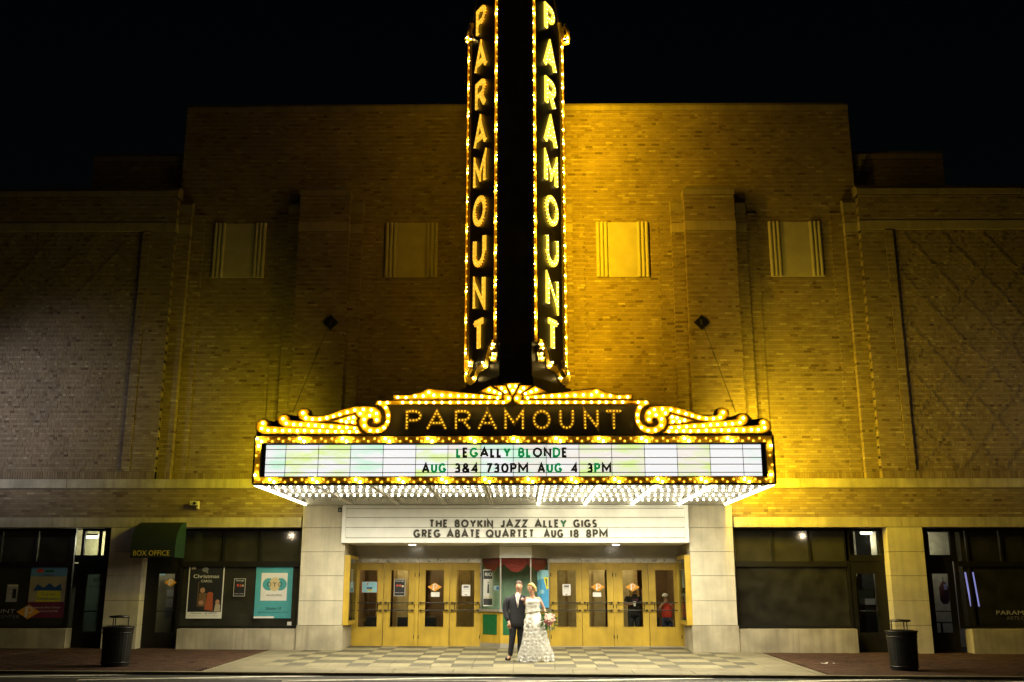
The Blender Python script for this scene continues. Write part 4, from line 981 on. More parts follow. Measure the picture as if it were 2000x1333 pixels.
# ------------------------------------------------------------------ recessed entrance
DY = 1.65; DZ0, DZ1 = .03, 2.255
box('entrance_ceiling', WHITEP, TB, -4.62, 4.62, .36, 2.2, 2.76, 2.82)
box('lobby_lintel', STEEL, TB, -4.62, 4.62, DY - .02, DY + .2, 2.40, 2.76)
box('stamped_band', STEELD, TB, -4.62, 4.62, DY - .03, DY + .18, 2.29, 2.40)
for z_ in (2.46, 2.52, 2.58): box('steel_bead', STEEL, TB, -4.62, 4.62, DY - .035, DY - .02, z_, z_ + .012)
box('threshold', STEEL, TB, -4.64, 4.62, DY - .08, DY + .12, -.03, .035)
LOGO = M('orange_logo', (.75, .34, .03), .5, var=.05)
def logo(parent, xc, zc, w_, h_, Y):
    d = MB().prism_xz([(xc - w_ / 2, zc), (xc, zc + h_ / 2), (xc + w_ / 2, zc), (xc, zc - h_ / 2)][::-1], Y - .002, Y).obj('logo_decal', LOGO, parent)
    m_ = MB(); m_.box(xc - w_ * .13, xc - w_ * .03, Y - .004, Y - .003, zc - h_ * .36, zc + h_ * .36)
    ribbon(m_, [(xc - w_ * .03, zc + h_ * .33)] + arc(xc + w_ * .02, zc + h_ * .12, w_ * .15, h_ * .21, 90, -90, 8), h_ * .08, lambda u, v: (u, Y - .005, v), lambda u, v: (u, Y - .0035, v))
    m_.obj('logo_letter', WHITE, parent)
pxl = [(687, 748.2, 1), (749.2, 810, 0), (817.5, 877.4, 1), (878.6, 937.8, 0)]; pxr = [(1075.6, 1136.7, 1), (1137.6, 1198.5, 0), (1203.5, 1267.2, 1), (1268.2, 1330, 0)]
doors = []
for di, (p0, p1, hs) in enumerate(pxl + pxr):
    a, b = X(p0, 1180, DY), X(p1, 1180, DY); w_ = b - a; ga, gb = a + w_ * .215, b - w_ * .185 if hs else b - w_ * .2; g0, g1 = DZ0 + .52, DZ1 - .17
    d = MB(); d.box(a, ga, DY, DY + .05, DZ0, DZ1); d.box(gb, b, DY, DY + .05, DZ0, DZ1); d.box(ga, gb, DY, DY + .05, DZ0, g0); d.box(ga, gb, DY, DY + .05, g1, DZ1)
    o = d.obj('door', YELD, TB); doors.append((o, a, b, ga, gb, g0, g1))
    bd = MB(); e = .018
    for q in ((ga - e, ga, g0 - e, g1 + e), (gb, gb + e, g0 - e, g1 + e), (ga, gb, g0 - e, g0), (ga, gb, g1, g1 + e)): bd.box(q[0], q[1], DY - .014, DY, q[2], q[3])
    bd.obj('glazing_bead', YELD, o)
    box('pane', GLASS, o, ga, gb, DY + .022, DY + .028, g0, g1)
    for z_ in (.995, 1.20):
        MB().tube([(a + .05, DY - .08, z_), (b - .05, DY - .08, z_)], .012, 8).obj('push_bar', BLACKP, o)
        for xx in (a + .06, b - .06): box('bracket', BLACKP, o, xx - .025, xx + .025, DY - .10, DY, z_ - .022, z_ + .022)
    xv = b - .14 if hs else a + .14
    MB().tube([(xv, DY - .08, .995), (xv, DY - .08, 1.20)], .012, 8).obj('pull_bar', BLACKP, o)
    for z_ in (DZ0 + .25, 1.1, DZ1 - .3):
        xx = a + .006 if hs else b - .006
        box('hinge', BLACKP, o, xx - .012, xx + .012, DY - .012, DY, z_ - .05, z_ + .05)
    # faint floor sheet pad
for p0, p1 in ((810.3, 817.2), (1198.8, 1203.2)): box('door_post', YELD, TB, X(p0, 1180, DY), X(p1, 1180, DY), DY - .03, DY + .06, DZ0 - .03, DZ1 + .03)
for a, b in ((-4.66, X(687, 1180, DY) - .004), (X(1330.3, 1180, DY), 4.64), (X(938.2, 1180, DY), X(939.4, 1180, DY)), (X(1073.8, 1180, DY), X(1075.2, 1180, DY))): box('door_post', YELD, TB, a, b, DY - .03, DY + .06, DZ0 - .03, DZ1 + .03)
for a, b in ((-4.64, X(944, 1180, DY)), (X(1069, 1180, DY), 4.63)): box('door_head', YELD, TB, a, b, DY - .035, DY + .08, DZ1 + .008, 2.29)
for i in (2, 5, 6):
    o, a, b, ga, gb, g0, g1 = doors[i]; logo(o, (ga + gb) / 2, at(840, 1147, DY)[1], .40, .24, DY + .0215)
# lobby behind the doors
lw = MB(); lw.box(-4.7, 4.7, 5.2, 5.3, 0, 3.2); lw.box(-4.8, -4.7, 1.8, 5.2, 0, 3.2); lw.box(4.7, 4.8, 1.8, 5.2, 0, 3.2); lw.box(-4.7, 4.7, 1.9, 5.2, 3.1, 3.2); lw.obj('lobby_wall', WOODD, TB)
box('lobby_floor', M('lobby_carpet', (.06, .03, .02), .9), TB, -4.7, 4.7, 1.78, 5.2, -.05, .02)
for k, xc in enumerate((-3.35, -1.75, 1.5, 2.3, 3.2)):
    d = box('inner_door', WOODG, TB, xc - .5, xc + .5, 4.6, 4.66, .02, 2.5)
    for q in range(2):
        box('inner_panel', M('lobby_wall_light_%d%d' % (k, q), (.42, .33, .17), .5, streak=.4), d, xc - .38 + q * .42, xc - .04 + q * .42, 4.58, 4.60, .4, 2.3)
dr = MB()
for k in range(26):
    x = -4.3 + k * .035 + (k // 13) * 2.0; dr.tube([(x, 4.2 + .03 * (k % 2), .3), (x, 4.2 + .03 * (k % 2), 2.5)], .02, 6)
dr.obj('drape', M('gold_drape', (.40, .28, .10), .8), TB)
for i, (x, lb) in enumerate(((-2.9, 'left ceiling downlight over the yellow entrance doors'), (2.72, 'right ceiling downlight over the yellow entrance doors'))):
    t = thing('downlight', lb, 'downlight', (x, .95, 2.755), 'entrance downlights')
    MB().loft([(0, 0, -.012, .09, .09), (0, 0, 0, .10, .10)]).obj('lens', E('downlight_lens_%d' % i, (1, .97, .9), 12), t)
    l = bpy.data.lights.new('downlight_light', 'SPOT'); l.energy = 55; l.spot_size = radians(80); l.spot_blend = .6; l.color = (1, .95, .85); l.shadow_soft_size = .06; q = bpy.data.objects.new('downlight_light', l); link(q, t); q.location = (0, 0, -.03)
for i, (x, y) in enumerate(((-3.0, 3.4), (3.0, 3.4))):
    t = thing('lobby_lamp', ('round lobby ceiling lamp behind the left doors', 'round lobby ceiling lamp behind the right doors')[i], 'lamp', (x, y, 3.08), 'lobby ceiling lamps')
    MB().loft([(0, 0, -.06, .1, .1), (0, 0, -.03, .16, .16), (0, 0, .0, .16, .16)]).obj('shade', E('lobby_lamp_shade_%d' % i, (1, .85, .6), 1.5), t)
    l = bpy.data.lights.new('lobby_light', 'POINT'); l.energy = 140; l.color = (1, .80, .42); l.shadow_soft_size = .15; q = bpy.data.objects.new('lobby_light', l); link(q, t); q.location = (0, 0, -.2)
for i, (xa, xb) in enumerate(((-4.35, -3.7), (-3.45, -2.35), (3.72, 4.05))):
    t = thing('draped_table', ('black draped table behind the far left entrance door', 'black draped table behind the second and third doors', 'black draped table behind the child in red')[i], 'table', ((xa + xb) / 2, 2.7, .02), 'lobby tables')
    w2 = (xb - xa) / 2; n = 32; vs = []; fs = []
    for j, z_ in enumerate((0, .35, .74, .76)):
        for k in range(n):
            a_ = 2 * pi * k / n; rr = 1 + (.03 * sin(k * pi / 2) if z_ < .7 else 0); ca, sa = cos(a_), sin(a_)
            sq = 1 / max(abs(ca), abs(sa)) ** .85; vs.append((ca * sq * w2 * rr * (1.03 - .03 * z_), sa * sq * .33 * rr, z_))
    for j in range(3):
        for k in range(n): fs.append((j * n + k, j * n + (k + 1) % n, (j + 1) * n + (k + 1) % n, (j + 1) * n + k))
    fs.append(tuple(range(3 * n, 4 * n))); MB().add(vs, fs).obj('tablecloth', CLOTHB, t)
# glazed poster cases on the two return walls
for s, lb in ((-1, 'yellow framed poster case on the stone left of the doors'), (1, 'yellow framed poster case on the stone right of the doors')):
    xi = 4.62; t = thing('poster_case', lb, 'poster case', (s * xi, .75, 1.55), 'poster cases beside the doors')
    f = MB(); d_ = -s * .17
    f.box(0, d_, -.72, -.62, -.90, .90); f.box(0, d_, .62, .70, -.90, .90); f.box(0, d_, -.62, .62, -.90, -.80); f.box(0, d_, -.62, .62, .80, .90)
    f.obj('case_frame', YELD, t); box('case_back', BLACK, t, d_ * .1, d_ * .3, -.62, .62, -.80, .80); box('pane', GLASS, t, d_ * .85, d_ * .88, -.62, .62, -.80, .80)
    for k, (ya, za, mt) in enumerate(((-.45, -.1, M('case_poster_a%d' % s, (.45, .12, .05), .6)), (.1, .05, WHITE), (-.3, -.65, M('case_poster_b%d' % s, (.3, .28, .22), .6)))): box('case_poster', mt, t, d_ * .4, d_ * .42, ya, ya + .38, za, za + .5)

# ------------------------------------------------------------------ ticket booth
BT = thing('ticket_booth', 'small glazed ticket booth with red swags and green panels between the doors', 'ticket booth', (0, 0, 0))
BY = .95; bx0, bx1 = X(938, 1190, DY), X(1073.5, 1190, DY); c0, c1 = X(977, 1190, BY), X(1037.5, 1190, BY)
def trap(g_=0.): return [(bx0 - g_, DY - .04), (c0 - g_ * .4, BY - g_), (c1 + g_ * .4, BY - g_), (bx1 + g_, DY - .04)]
cz = at(1000, 1192, BY)[1]; fz = at(1000, 1090, BY)[1]
MB().prism_xy(trap(0), -.05, .14).obj('base_plinth', STEEL, BT)
MB().prism_xy(trap(-.02), .14, cz - .05).obj('counter_wall', YELD, BT)
MB().prism_xy(trap(.06), cz - .05, cz + .02).obj('counter_top', STEEL, BT)
MB().prism_xy(trap(.03), fz, 2.76).obj('fascia', STEEL, BT)
MB().prism_xy([(c0 - .02, BY - .05), (c1 + .02, BY - .05), (c1 + .02, BY - .032), (c0 - .02, BY - .032)], fz + .0, 2.755).obj('fascia_front', WHITEP, BT)
for z_ in (fz + .04, fz + .09, 2.70): MB().box(c0 - .01, c1 + .01, BY - .062, BY - .05, z_, z_ + .015).obj('fascia_bead', STEEL, BT)
def onedge(pa, pb, t): return (pa[0] + (pb[0] - pa[0]) * t, pa[1] + (pb[1] - pa[1]) * t)
T_ = trap(-.02)
for (pa, pb), segs in (((T_[0], T_[1]), ((.12, .82),)), ((T_[1], T_[2]), ((.08, .46), (.54, .92))), ((T_[2], T_[3]), ((.18, .88),))):
    dx, dy = pb[0] - pa[0], pb[1] - pa[1]; l_ = hypot(dx, dy); nx, ny = dy / l_, -dx / l_
    for a_, b_ in segs:
        A, B = onedge(pa, pb, a_), onedge(pa, pb, b_)
        MB().prism_xy([(A[0], A[1]), (A[0] + nx * .012, A[1] + ny * .012), (B[0] + nx * .012, B[1] + ny * .012), (B[0], B[1])][::-1], .36, cz - .12).obj('green_panel', GREENP, BT)
for pa, pb in ((T_[0], T_[1]), (T_[1], T_[2]), (T_[2], T_[3])):
    dx, dy = pb[0] - pa[0], pb[1] - pa[1]; l_ = hypot(dx, dy); nx, ny = dy / l_, -dx / l_
    MB().prism_xy([pa, (pa[0] + nx * .006, pa[1] + ny * .006), (pb[0] + nx * .006, pb[1] + ny * .006), pb][::-1], cz + .02, fz).obj('pane', GLASS, BT)
for p in (T_[0], T_[1], T_[2], T_[3]): MB().box(p[0] - .018, p[0] + .018, p[1] - .02, p[1] + .02, cz + .02, fz).obj('corner_post', STEEL, BT)
bw = MB(); bw.box(bx0 + .03, bx1 - .03, DY + .30, DY + .34, 0, 2.75); bw.obj('back_wall', TEAL, BT)
for xx in (c0 - .1, c0 + .12, (c0 + c1) / 2, c1 - .12, c1 + .1): box('wall_batten', TEAL, BT, xx - .035, xx + .035, DY + .27, DY + .299, cz, fz)
box('side_jamb', TEAL, BT, bx0 + .005, bx0 + .03, DY, DY + .3, 0, 2.75); box('side_jamb', TEAL, BT, bx1 - .03, bx1 - .005, DY, DY + .3, 0, 2.75)
l = bpy.data.lights.new('booth_light', 'POINT'); l.energy = 38; l.color = (1, .95, .8); l.shadow_soft_size = .1; q = bpy.data.objects.new('booth_light', l); link(q, BT); q.location = ((c0 + c1) / 2, DY - .1, fz + .22)
# red swags
def swag(pa, pb, drop, name='swag'):
    vs, fs = [], []; NU, NV = 18, 15
    dx, dy = pb[0] - pa[0], pb[1] - pa[1]; l_ = hypot(dx, dy); nx, ny = dy / l_, -dx / l_
    for i in range(NU + 1):
        u = i / NU; dep = .04 + drop * (1 - (2 * u - 1) ** 2) ** .8
        for j in range(NV + 1):
            v = j / NV; bulge = .018 * (1 + cos(v * 2 * pi * 6)) - .06
            vs.append((pa[0] + dx * u + nx * bulge, pa[1] + dy * u + ny * bulge, fz + .02 - dep * v))
    for i in range(NU):
        for j in range(NV): fs.append((i * (NV + 1) + j, i * (NV + 1) + j + 1, (i + 1) * (NV + 1) + j + 1, (i + 1) * (NV + 1) + j))
    return MB().add(vs, fs).obj(name, REDC, BT, smooth=True)
swag(T_[0], T_[1], .34); swag((T_[1][0] + .04, T_[1][1]), (T_[2][0] - .04, T_[2][1]), .36); swag(T_[2], T_[3], .34)
for xx in (c0 + .03, c1 - .03):
    m_ = MB()
    for k in range(4): m_.tube([(xx - .045 + k * .03, BY + .05, fz + .02), (xx - .045 + k * .03, BY + .04, fz - .22 - .02 * (k % 2))], .017, 6)
    m_.obj('swag_tail', REDC, BT, smooth=True)

# ------------------------------------------------------------------ posters and papers
def poster(name, label, cat, x0, x1, z0, z1, Y, base, rects=(), texts=(), border=None, group=None, angle=None):
    xc = (x0 + x1) / 2; t = thing(name, label, cat, (xc, Y, z0), group); w_, h_ = x1 - x0, z1 - z0
    box('paper', border or base, t, -w_ / 2, w_ / 2, -.003, 0, 0, h_)
    if border: box('print', base, t, -w_ / 2 * .94, w_ / 2 * .94, -.0045, -.0032, h_ * .02, h_ * .98)
    for k, r_ in enumerate(rects):
        yy = -.0055 - .0007 * k
        if len(r_) == 5: u0, v0, u1, v1, m = r_; MB().box((u0 - .5) * w_, (u1 - .5) * w_, yy - .0005, yy, v0 * h_, v1 * h_).obj('print', m, t)
        else: pts, m = r_; p = [((u - .5) * w_, v * h_) for u, v in pts]; p = p if area(p) < 0 else p[::-1]; o = MB().prism_xz(p, yy - .0005, yy).obj('print', m, t); ngon_fix(o.data)
    for k, (s_, u, v, hh, ww, m) in enumerate(texts): text(s_, (u - .5) * w_, v * h_, hh * h_, -.0055 - .0007 * (len(rects) + k + 1), m, t, ww * w_ if ww else None, name='print')
    return t
def PX(x0, y0, x1, y1, Y): a = at((x0), (y0 + y1) / 2, Y); b = at(x1, (y0 + y1) / 2, Y); return a[0], b[0], at((x0 + x1) / 2, y1, Y)[1], at((x0 + x1) / 2, y0, Y)[1]
def C(n, c, r=.55): return M(n, c, r, var=.06)
TEALP = C('teal_ink', (.07, .34, .38)); SKYB = C('sky_ink', (.12, .28, .62)); MAROON = C('maroon_ink', (.16, .02, .06)); YINK = C('yellow_ink', (.65, .60, .03)); BLUEI = C('blue_ink', (.02, .08, .30)); REDI = C('red_ink', (.5, .05, .03))
SKIN = M('skin', (.42, .23, .14), .5, var=.06); BEIGE = C('beige_ink', (.42, .36, .26)); BRN = C('brown_ink', (.16, .09, .04)); ORI = C('rust_ink', (.35, .08, .03)); PEACH = C('peach_ink', (.62, .5, .28)); CYAN = C('cyan_ink', (.05, .30, .6)); LBL = C('pale_blue_ink', (.25, .5, .6))
WPY = WY - .012
def ell(cx, cy, rx, ry, n=14): return [(cx + rx * cos(2 * pi * i / n), cy + ry * sin(2 * pi * i / n)) for i in range(n)]
# Christmas play poster
poster('poster', 'black play poster reading Christmas Carol in the box office window', 'poster', *PX(366.5, 1103, 436, 1208.5, WPY), WPY, BLACK, border=WHITE,
       rects=[(.03, .02, .97, .12, WHITE), (ell(.42, .52, .07, .05), SKIN), ([(.32, .22), (.52, .22), (.54, .47), (.33, .47)], BRN), (ell(.64, .44, .09, .05), ORI), ([(.5, .16), (.74, .14), (.72, .42), (.56, .42)], ORI), (ell(.86, .3, .06, .05), SKIN), ([(.78, .13), (.95, .13), (.94, .26), (.8, .26)], BEIGE), (ell(.4, .29, .07, .04), SKIN), (.29, .22, .31, .68, BRN),
              ([(.36, .9), (.42, .86), (.5, .86), (.56, .91), (.5, .95), (.42, .95)], C('grey_ink', (.2, .2, .2))), (.07, .91, .19, .97, BEIGE)],
       texts=[('A', .52, .855, .03, None, WHITE), ('Christmas', .5, .78, .07, .72, WHITE), ('CAROL', .52, .69, .045, .32, WHITE), ('December 1 @ 4:30 PM', .5, .095, .03, .7, BLACK), ('tickets at the box office', .5, .05, .012, .8, BLACK)])
poster('poster', 'turquoise OYO music festival poster dated October', 'poster', *PX(498.5, 1101.5, 570.5, 1208, WPY), WPY, TEALP,
       rects=[(.15, .32, .86, .83, WHITE), (ell(.36, .62, .17, .115), TEALP), (ell(.68, .62, .17, .115), TEALP), (ell(.52, .62, .15, .13), PEACH), (.0, .0, .55, .035, WHITE)],
       texts=[('O', .37, .62, .09, .11, BLACK), ('Y', .52, .62, .09, .11, BLACK), ('O', .67, .62, .09, .11, BLACK), ('ARTS & MUSIC FESTIVAL', .52, .42, .03, .42, BLACK), ('October 13', .52, .18, .045, .4, BLACK), ('803 tickets and more online', .52, .11, .02, .8, BLACK)])
poster('poster', 'small black show flyer between the Christmas and turquoise posters', 'poster', *PX(456.5, 1130.5, 479, 1165, WPY), WPY, BLACK, border=WHITE,
       rects=[(ell(.35, .62, .1, .08), REDI), (ell(.6, .6, .1, .08), ORI), (ell(.8, .6, .07, .06), PEACH)], texts=[('George', .5, .88, .09, .7, WHITE), ('benefit concert', .5, .15, .04, .8, WHITE)])
poster('poster', 'tall celebration poster with blue sky and maroon foot in the far left window', 'poster', *PX(57, 1101.5, 128, 1207, WPY), WPY, BEIGE,
       rects=[(0, .76, 1, 1, SKYB), ([(0, .76), (0, .66), (.3, .73), (.7, .66), (1, .72), (1, .76)], BEIGE), (.0, 0, 1, .29, MAROON), ([(.2, .29), (.9, .30), (.86, .53), (.24, .50)], YINK), (.38, .84, .62, .88, GREENP), (ell(.25, .87, .1, .04), REDI),
              ([(.12, .5), (.22, .62), (.4, .55), (.55, .64), (.7, .56), (.86, .63), (.9, .5)], BLUEI)],
       texts=[('C is for', .55, .435, .05, .4, BLUEI), ('Celebration', .55, .355, .055, .62, BLUEI), ('Paramount Arts Center', .5, .19, .035, .85, WHITE), ('10:30 & 3:30 PM', .6, .12, .03, .5, WHITE), ('Live!', .5, .79, .05, .3, BRN)])
poster('notice', 'small pale notice in the far left shop window', 'notice', *PX(13, 1142, 34, 1176, WPY), WPY, C('pale_print', (.42, .40, .45)), rects=[(.55, .2, .9, .75, BLACK), (.1, .9, .95, .98, WHITE)], texts=[('EVENTS', .3, .7, .06, .4, BLACK), ('weekly', .3, .5, .05, .4, BLACK)])
poster('notice', 'tiny white sticker in the lower corner of the turquoise poster window', 'notice', *PX(561, 1215, 569, 1222, WPY), WPY, WHITE)
# glass door papers
PY_ = DY - .004
poster('poster', 'red bordered childrens show flyer on the far left yellow door', 'poster', *PX(706.3, 1136.5, 737.5, 1158, PY_), PY_, LBL, border=REDI, rects=[(.36, .15, .68, .35, YINK), (.33, .33, .67, .5, BLUEI), (ell(.38, .8, .05, .08), REDI)], texts=[('LIVE', .5, .25, .12, .2, BLUEI)])
poster('poster', 'black show flyer with white edge on the second yellow door', 'poster', *PX(769.8, 1131.5, 791.3, 1164.5, PY_), PY_, BLACK, border=WHITE, rects=[(ell(.3, .62, .12, .07), REDI), (ell(.55, .62, .12, .07), ORI), (ell(.78, .58, .1, .06), PEACH)], texts=[('George', .5, .88, .1, .8, WHITE), ('benefit concert', .5, .2, .05, .8, WHITE)])
for (a, b, c_, d, lb) in ((842, 1157, 858.5, 1166, 'blank white card below the logo on the third door'), (902, 1142.5, 918.5, 1164.5, 'white notice on the yellow door left of the booth'), (1098.5, 1141.5, 1114.5, 1163.5, 'white notice on the yellow door right of the booth'), (1158, 1157.5, 1174, 1166, 'blank white card below the logo on the sixth door')):
    tl_ = b < 1150
    poster('notice', lb, 'notice', *PX(a, b, c_, d, PY_), PY_, WHITE, rects=[(.2, .72, .8, .9, C('grey_box%d' % a, (.15, .15, .15))), (.38, .08, .6, .14, BLACK)] if tl_ else [], group='papers on the glass doors', texts=[('NOTICE', .5, .6, .06, .6, BLACK), ('open to the public', .5, .4, .035, .7, BLACK)] if tl_ else ())
# booth posters stand on the counter
RY = DY - .35
poster('poster', 'black and grey RIO film poster standing in the ticket booth', 'poster', *PX(943.5, 1113, 962.5, 1184, 1.35), 1.35, BLACK, border=WHITE, rects=[(.05, .2, .95, .74, C('grey_photo', (.45, .44, .40))), ([(.42, .35), (.62, .35), (.6, .6), (.46, .6)], BLACK), (ell(.52, .64, .06, .025), BLACK), (.2, .2, .98, .26, BEIGE)], texts=[('RIO', .55, .87, .1, .72, WHITE)])
poster('poster', 'bright blue poster with tilted yellow title at the right of the booth', 'poster', *PX(1049.5, 1114, 1071.5, 1187, 1.35), 1.35, CYAN, rects=[([(0, .72), (0, 1), (1, 1), (1, .86), (.55, .78)], LBL), ([(.55, .8), (.98, .82), (.98, .5), (.8, .48)], YINK), ([(.72, .76), (.84, .77), (.9, .56), (.84, .56)], BLACK), (ell(.4, .42, .22, .06), LBL)])
poster('notice', 'little pale blue card in the booth beside the RIO poster', 'notice', *PX(964, 1145, 975, 1153, 1.2), 1.2, C('pale_blue_card', (.4, .55, .7)), rects=[(.5, .1, .95, .8, BLUEI)])
# lettering and logos on the shop glass
gl_ = WY - .012
def tlab(x, y): return at(x, y, gl_)
GREYT = C('frosted_lettering', (.42, .40, .42))
wt_ = thing('window_lettering', 'pale PARAMOUNT ARTS CENTER lettering on the far left shop window', 'window lettering', (0, 0, 0), None)
tx, tz = tlab(-25, 1194); text('PARAMOUNT', tx, tz, .10, gl_, GREYT, wt_, X(29, 1194, gl_) - X(-80, 1194, gl_)); tx, tz = tlab(0, 1204.5); text('ARTS CENTER', tx, tz, .09, gl_, C('frosted_dim', (.16, .15, .16)), wt_, X(38, 1200, gl_) - X(-38, 1200, gl_))
logo(wt_, *tlab(55.5, 1195.5), .64, .37, gl_ - .012)
wt2 = thing('window_lettering', 'pale PARAMOUNT ARTS CENTER lettering on the far right shop window', 'window lettering', (0, 0, 0), None)
tx, tz = tlab(1998, 1197); text('PARAMOUNT', tx, tz, .11, gl_, GREYT, wt2, X(2050, 1194, gl_) - X(1946, 1194, gl_)); tx, tz = tlab(2000, 1207.5); text('ARTS CENTER', tx, tz, .09, gl_, C('frosted_dim2', (.16, .15, .16)), wt2, X(2034, 1200, gl_) - X(1966, 1200, gl_))
wt3 = thing('door_lettering', 'dark 500 box office lettering on the glazed door by the pier', 'door lettering', (0, 0, 0), None)
FRO = C('frosted_film', (.45, .52, .54)); _n = FRO.node_tree; _t = _n.nodes.new('ShaderNodeBsdfTranslucent'); _t.inputs[0].default_value = (.5, .62, .66, 1); _m = _n.nodes.new('ShaderNodeMixShader'); _m.inputs[0].default_value = .6
_n.links.new(_n.nodes['Principled BSDF'].outputs[0], _m.inputs[1]); _n.links.new(_t.outputs[0], _m.inputs[2]); _n.links.new(_m.outputs[0], _n.nodes['Material Output'].inputs[0])
box('frosted_sheet', FRO, wt3, X(166, 1180, WY), X(208, 1180, WY) - .03, WY + .01, WY + .014, GB + .02, GT - .02)
tx, tz = at(192.5, 1132.5, WY - .008); text('500', tx, tz, .11, WY - .008, BLACK, wt3, .3); tx, tz = at(191, 1146, WY - .008); text('BOX OFFICE', tx, tz, .07, WY - .008, BLACK, wt3, .46)
bo = thing('door_lettering', 'orange diamond logo and pinned papers behind the box office door glass', 'door decal', (0, 0, 0))
logo(bo, *at(333, 1138, WY - .008), .34, .21, WY - .008)
yyp = .9
for k, (a, b, c_, d, m) in enumerate(((313, 1111, 323, 1124, LBL), (329, 1111, 343, 1121, WHITE), (326, 1152, 344, 1165, C('grey_print1', (.45, .45, .45))), (324, 1170, 341, 1186, C('grey_print2', (.35, .35, .36))), (322, 1188, 340, 1208, C('grey_print3', (.12, .12, .13))))):
    u = PX(a, b, c_, d, yyp); box('pinned_paper', m, bo, u[0], u[1], yyp, yyp + .003, u[2], u[3])
box('inner_post', M('yellow_post', (.62, .60, .08), .5), TB, X(345.5, 1160, .6), X(353, 1160, .6), .6, .66, GB, GT)
box('room_wall', C('olive_wall', (.22, .20, .13), .8), TB, X(300, 1160, 1.0), X(346, 1160, 1.0), 1.0, 1.04, 0, 2.4)

# ------------------------------------------------------------------ awning
ax0, ax1 = X(253.5, 1088, -.75), X(341, 1088, -.75); AWT = at(330, 1021, -.02)[1]; AWB = at(300, 1089, -.75)[1]
AW = thing('awning', 'rounded dark green canvas awning lettered BOX OFFICE over the left door', 'awning', (0, 0, 0))
n = 12; prof = [(-.02 - .73 * sin(pi / 2 * i / n), AWB + .28 + (AWT - AWB - .28) * cos(pi / 2 * i / n)) for i in range(n + 1)] + [(-.75, AWB)]
vs, fs = [], []
for y, z in prof: vs += [(ax0, y, z), (ax1, y, z), (ax0, y + .012, z - .012), (ax1, y + .012, z - .012)]
for i in range(len(prof) - 1): b = 4 * i; fs += [(b, b + 4, b + 5, b + 1), (b + 2, b + 3, b + 7, b + 6)]
MB().add(vs, fs).obj('canvas', AWN, AW, smooth=True)
AWE = M('green_canvas_end', (.003, .032, .015), .8)  # same canvas; marquee light on the ends put into a lighter green
for xx in (ax0, ax1 - .006): MB().prism_yz([(-.005, AWT)] + prof[1:] + [(-.005, AWB)], xx, xx + .006).obj('end_cloth', AWE, AW)
MB().tube([(ax0, -.745, AWB), (ax1, -.745, AWB)], .015, 6).obj('front_bar', BLACKP, AW)
tx, tz = at(295.5, 1080.5, -.757); text('BOX OFFICE', tx, tz, .135, -.757, M('gold_lettering', (.62, .48, .05), .5), AW, X(331, 1080, -.757) - X(260, 1080, -.757))

# ------------------------------------------------------------------ litter bins
def bin_(gx, gy, label, r=.31, h=.80):
    t = thing('litter_bin', label, 'litter bin', (gx, gy, gz(gx, gy)), 'slatted black litter bins')
    MB().loft([(0, 0, .0, r * .9, r * .9), (0, 0, .05, r * .92, r * .92)], 24).obj('foot_ring', BLACKP, t)
    MB().loft([(0, 0, .03, r * .84, r * .84), (0, 0, h, r * .88, r * .88)], 24).obj('liner', INTD, t, smooth=False)
    sl = MB().add([(-.022, -r * .93, .04), (.022, -r * .93, .04), (.026, -r, h * .86), (-.026, -r, h * .86), (.028, -r * 1.06, h), (-.028, -r * 1.06, h), (-.022, -r * .91, .04), (.022, -r * .91, .04), (.026, -r * .98, h * .86), (-.026, -r * .98, h * .86)],
                  [(0, 1, 2, 3), (3, 2, 4, 5), (7, 6, 9, 8), (0, 3, 9, 6), (1, 7, 8, 2)]).mesh('slat'); sl.materials.append(BLACKP)
    for k in range(30): inst('slat', sl, t, (0, 0, 0), rot=(0, 0, 2 * pi * k / 30))
    for z_, rr in ((h, r * 1.07), (h * .86, r * 1.01), (.08, r * .95)):
        MB().tube([(rr * cos(2 * pi * k / 28), rr * sin(2 * pi * k / 28), z_) for k in range(29)], .016, 6, False).obj('band', BLACKP, t, smooth=True)
    MB().loft([(0, 0, h, r * 1.04, r * 1.04), (0, 0, h + .03, r * .8, r * .8), (0, 0, h + .03, r * .55, r * .55), (0, 0, h - .04, r * .5, r * .5)], 24, False).obj('lid_ring', BLACKP, t)
    for a_ in (.5, 2.6, 4.7): MB().tube([(r * .62 * cos(a_), r * .62 * sin(a_), h + .02), (r * .62 * cos(a_), r * .62 * sin(a_), h + .22)], .012, 6).obj('lid_post', BLACKP, t)
    MB().loft([(0, 0, h + .20, r * .62, r * .62), (0, 0, h + .22, r * .70, r * .70), (0, 0, h + .24, r * .66, r * .66), (0, 0, h + .255, .03, .03)], 24).obj('rain_cap', BLACKP, t)
bin_(-8.62, -4.75, 'black slatted litter bin on the brick pavement by the box office'); bin_(8.33, -4.6, 'black slatted litter bin in front of the yellow lit stone pier')

# ------------------------------------------------------------------ small wall fittings
x, z = at(381, 984, -.1); t = thing('security_camera', 'small beige box camera on the brick frieze left of the marquee', 'security camera', (x, 0, z))
CAMC = M('beige_plastic', (.55, .52, .42), .5); box('housing', CAMC, t, -.10, .11, -.22, -.05, -.05, .06); MB().tube([(.02, -.24, .0), (.02, -.20, .0)], .04, 12).obj('lens', BLACKP, t); box('bracket', CAMC, t, .05, .10, -.12, -.005, -.14, -.05)
x, z = at(664.5, 996, -.1); t = thing('sensor_box', 'small black sensor box on the left pilaster under the marquee', 'sensor', (x, 0, z)); box('case', BLACKP, t, -.06, .05, -.12, -.012, -.06, .06); box('lens', STEEL, t, -.03, .02, -.128, -.12, -.02, .0)

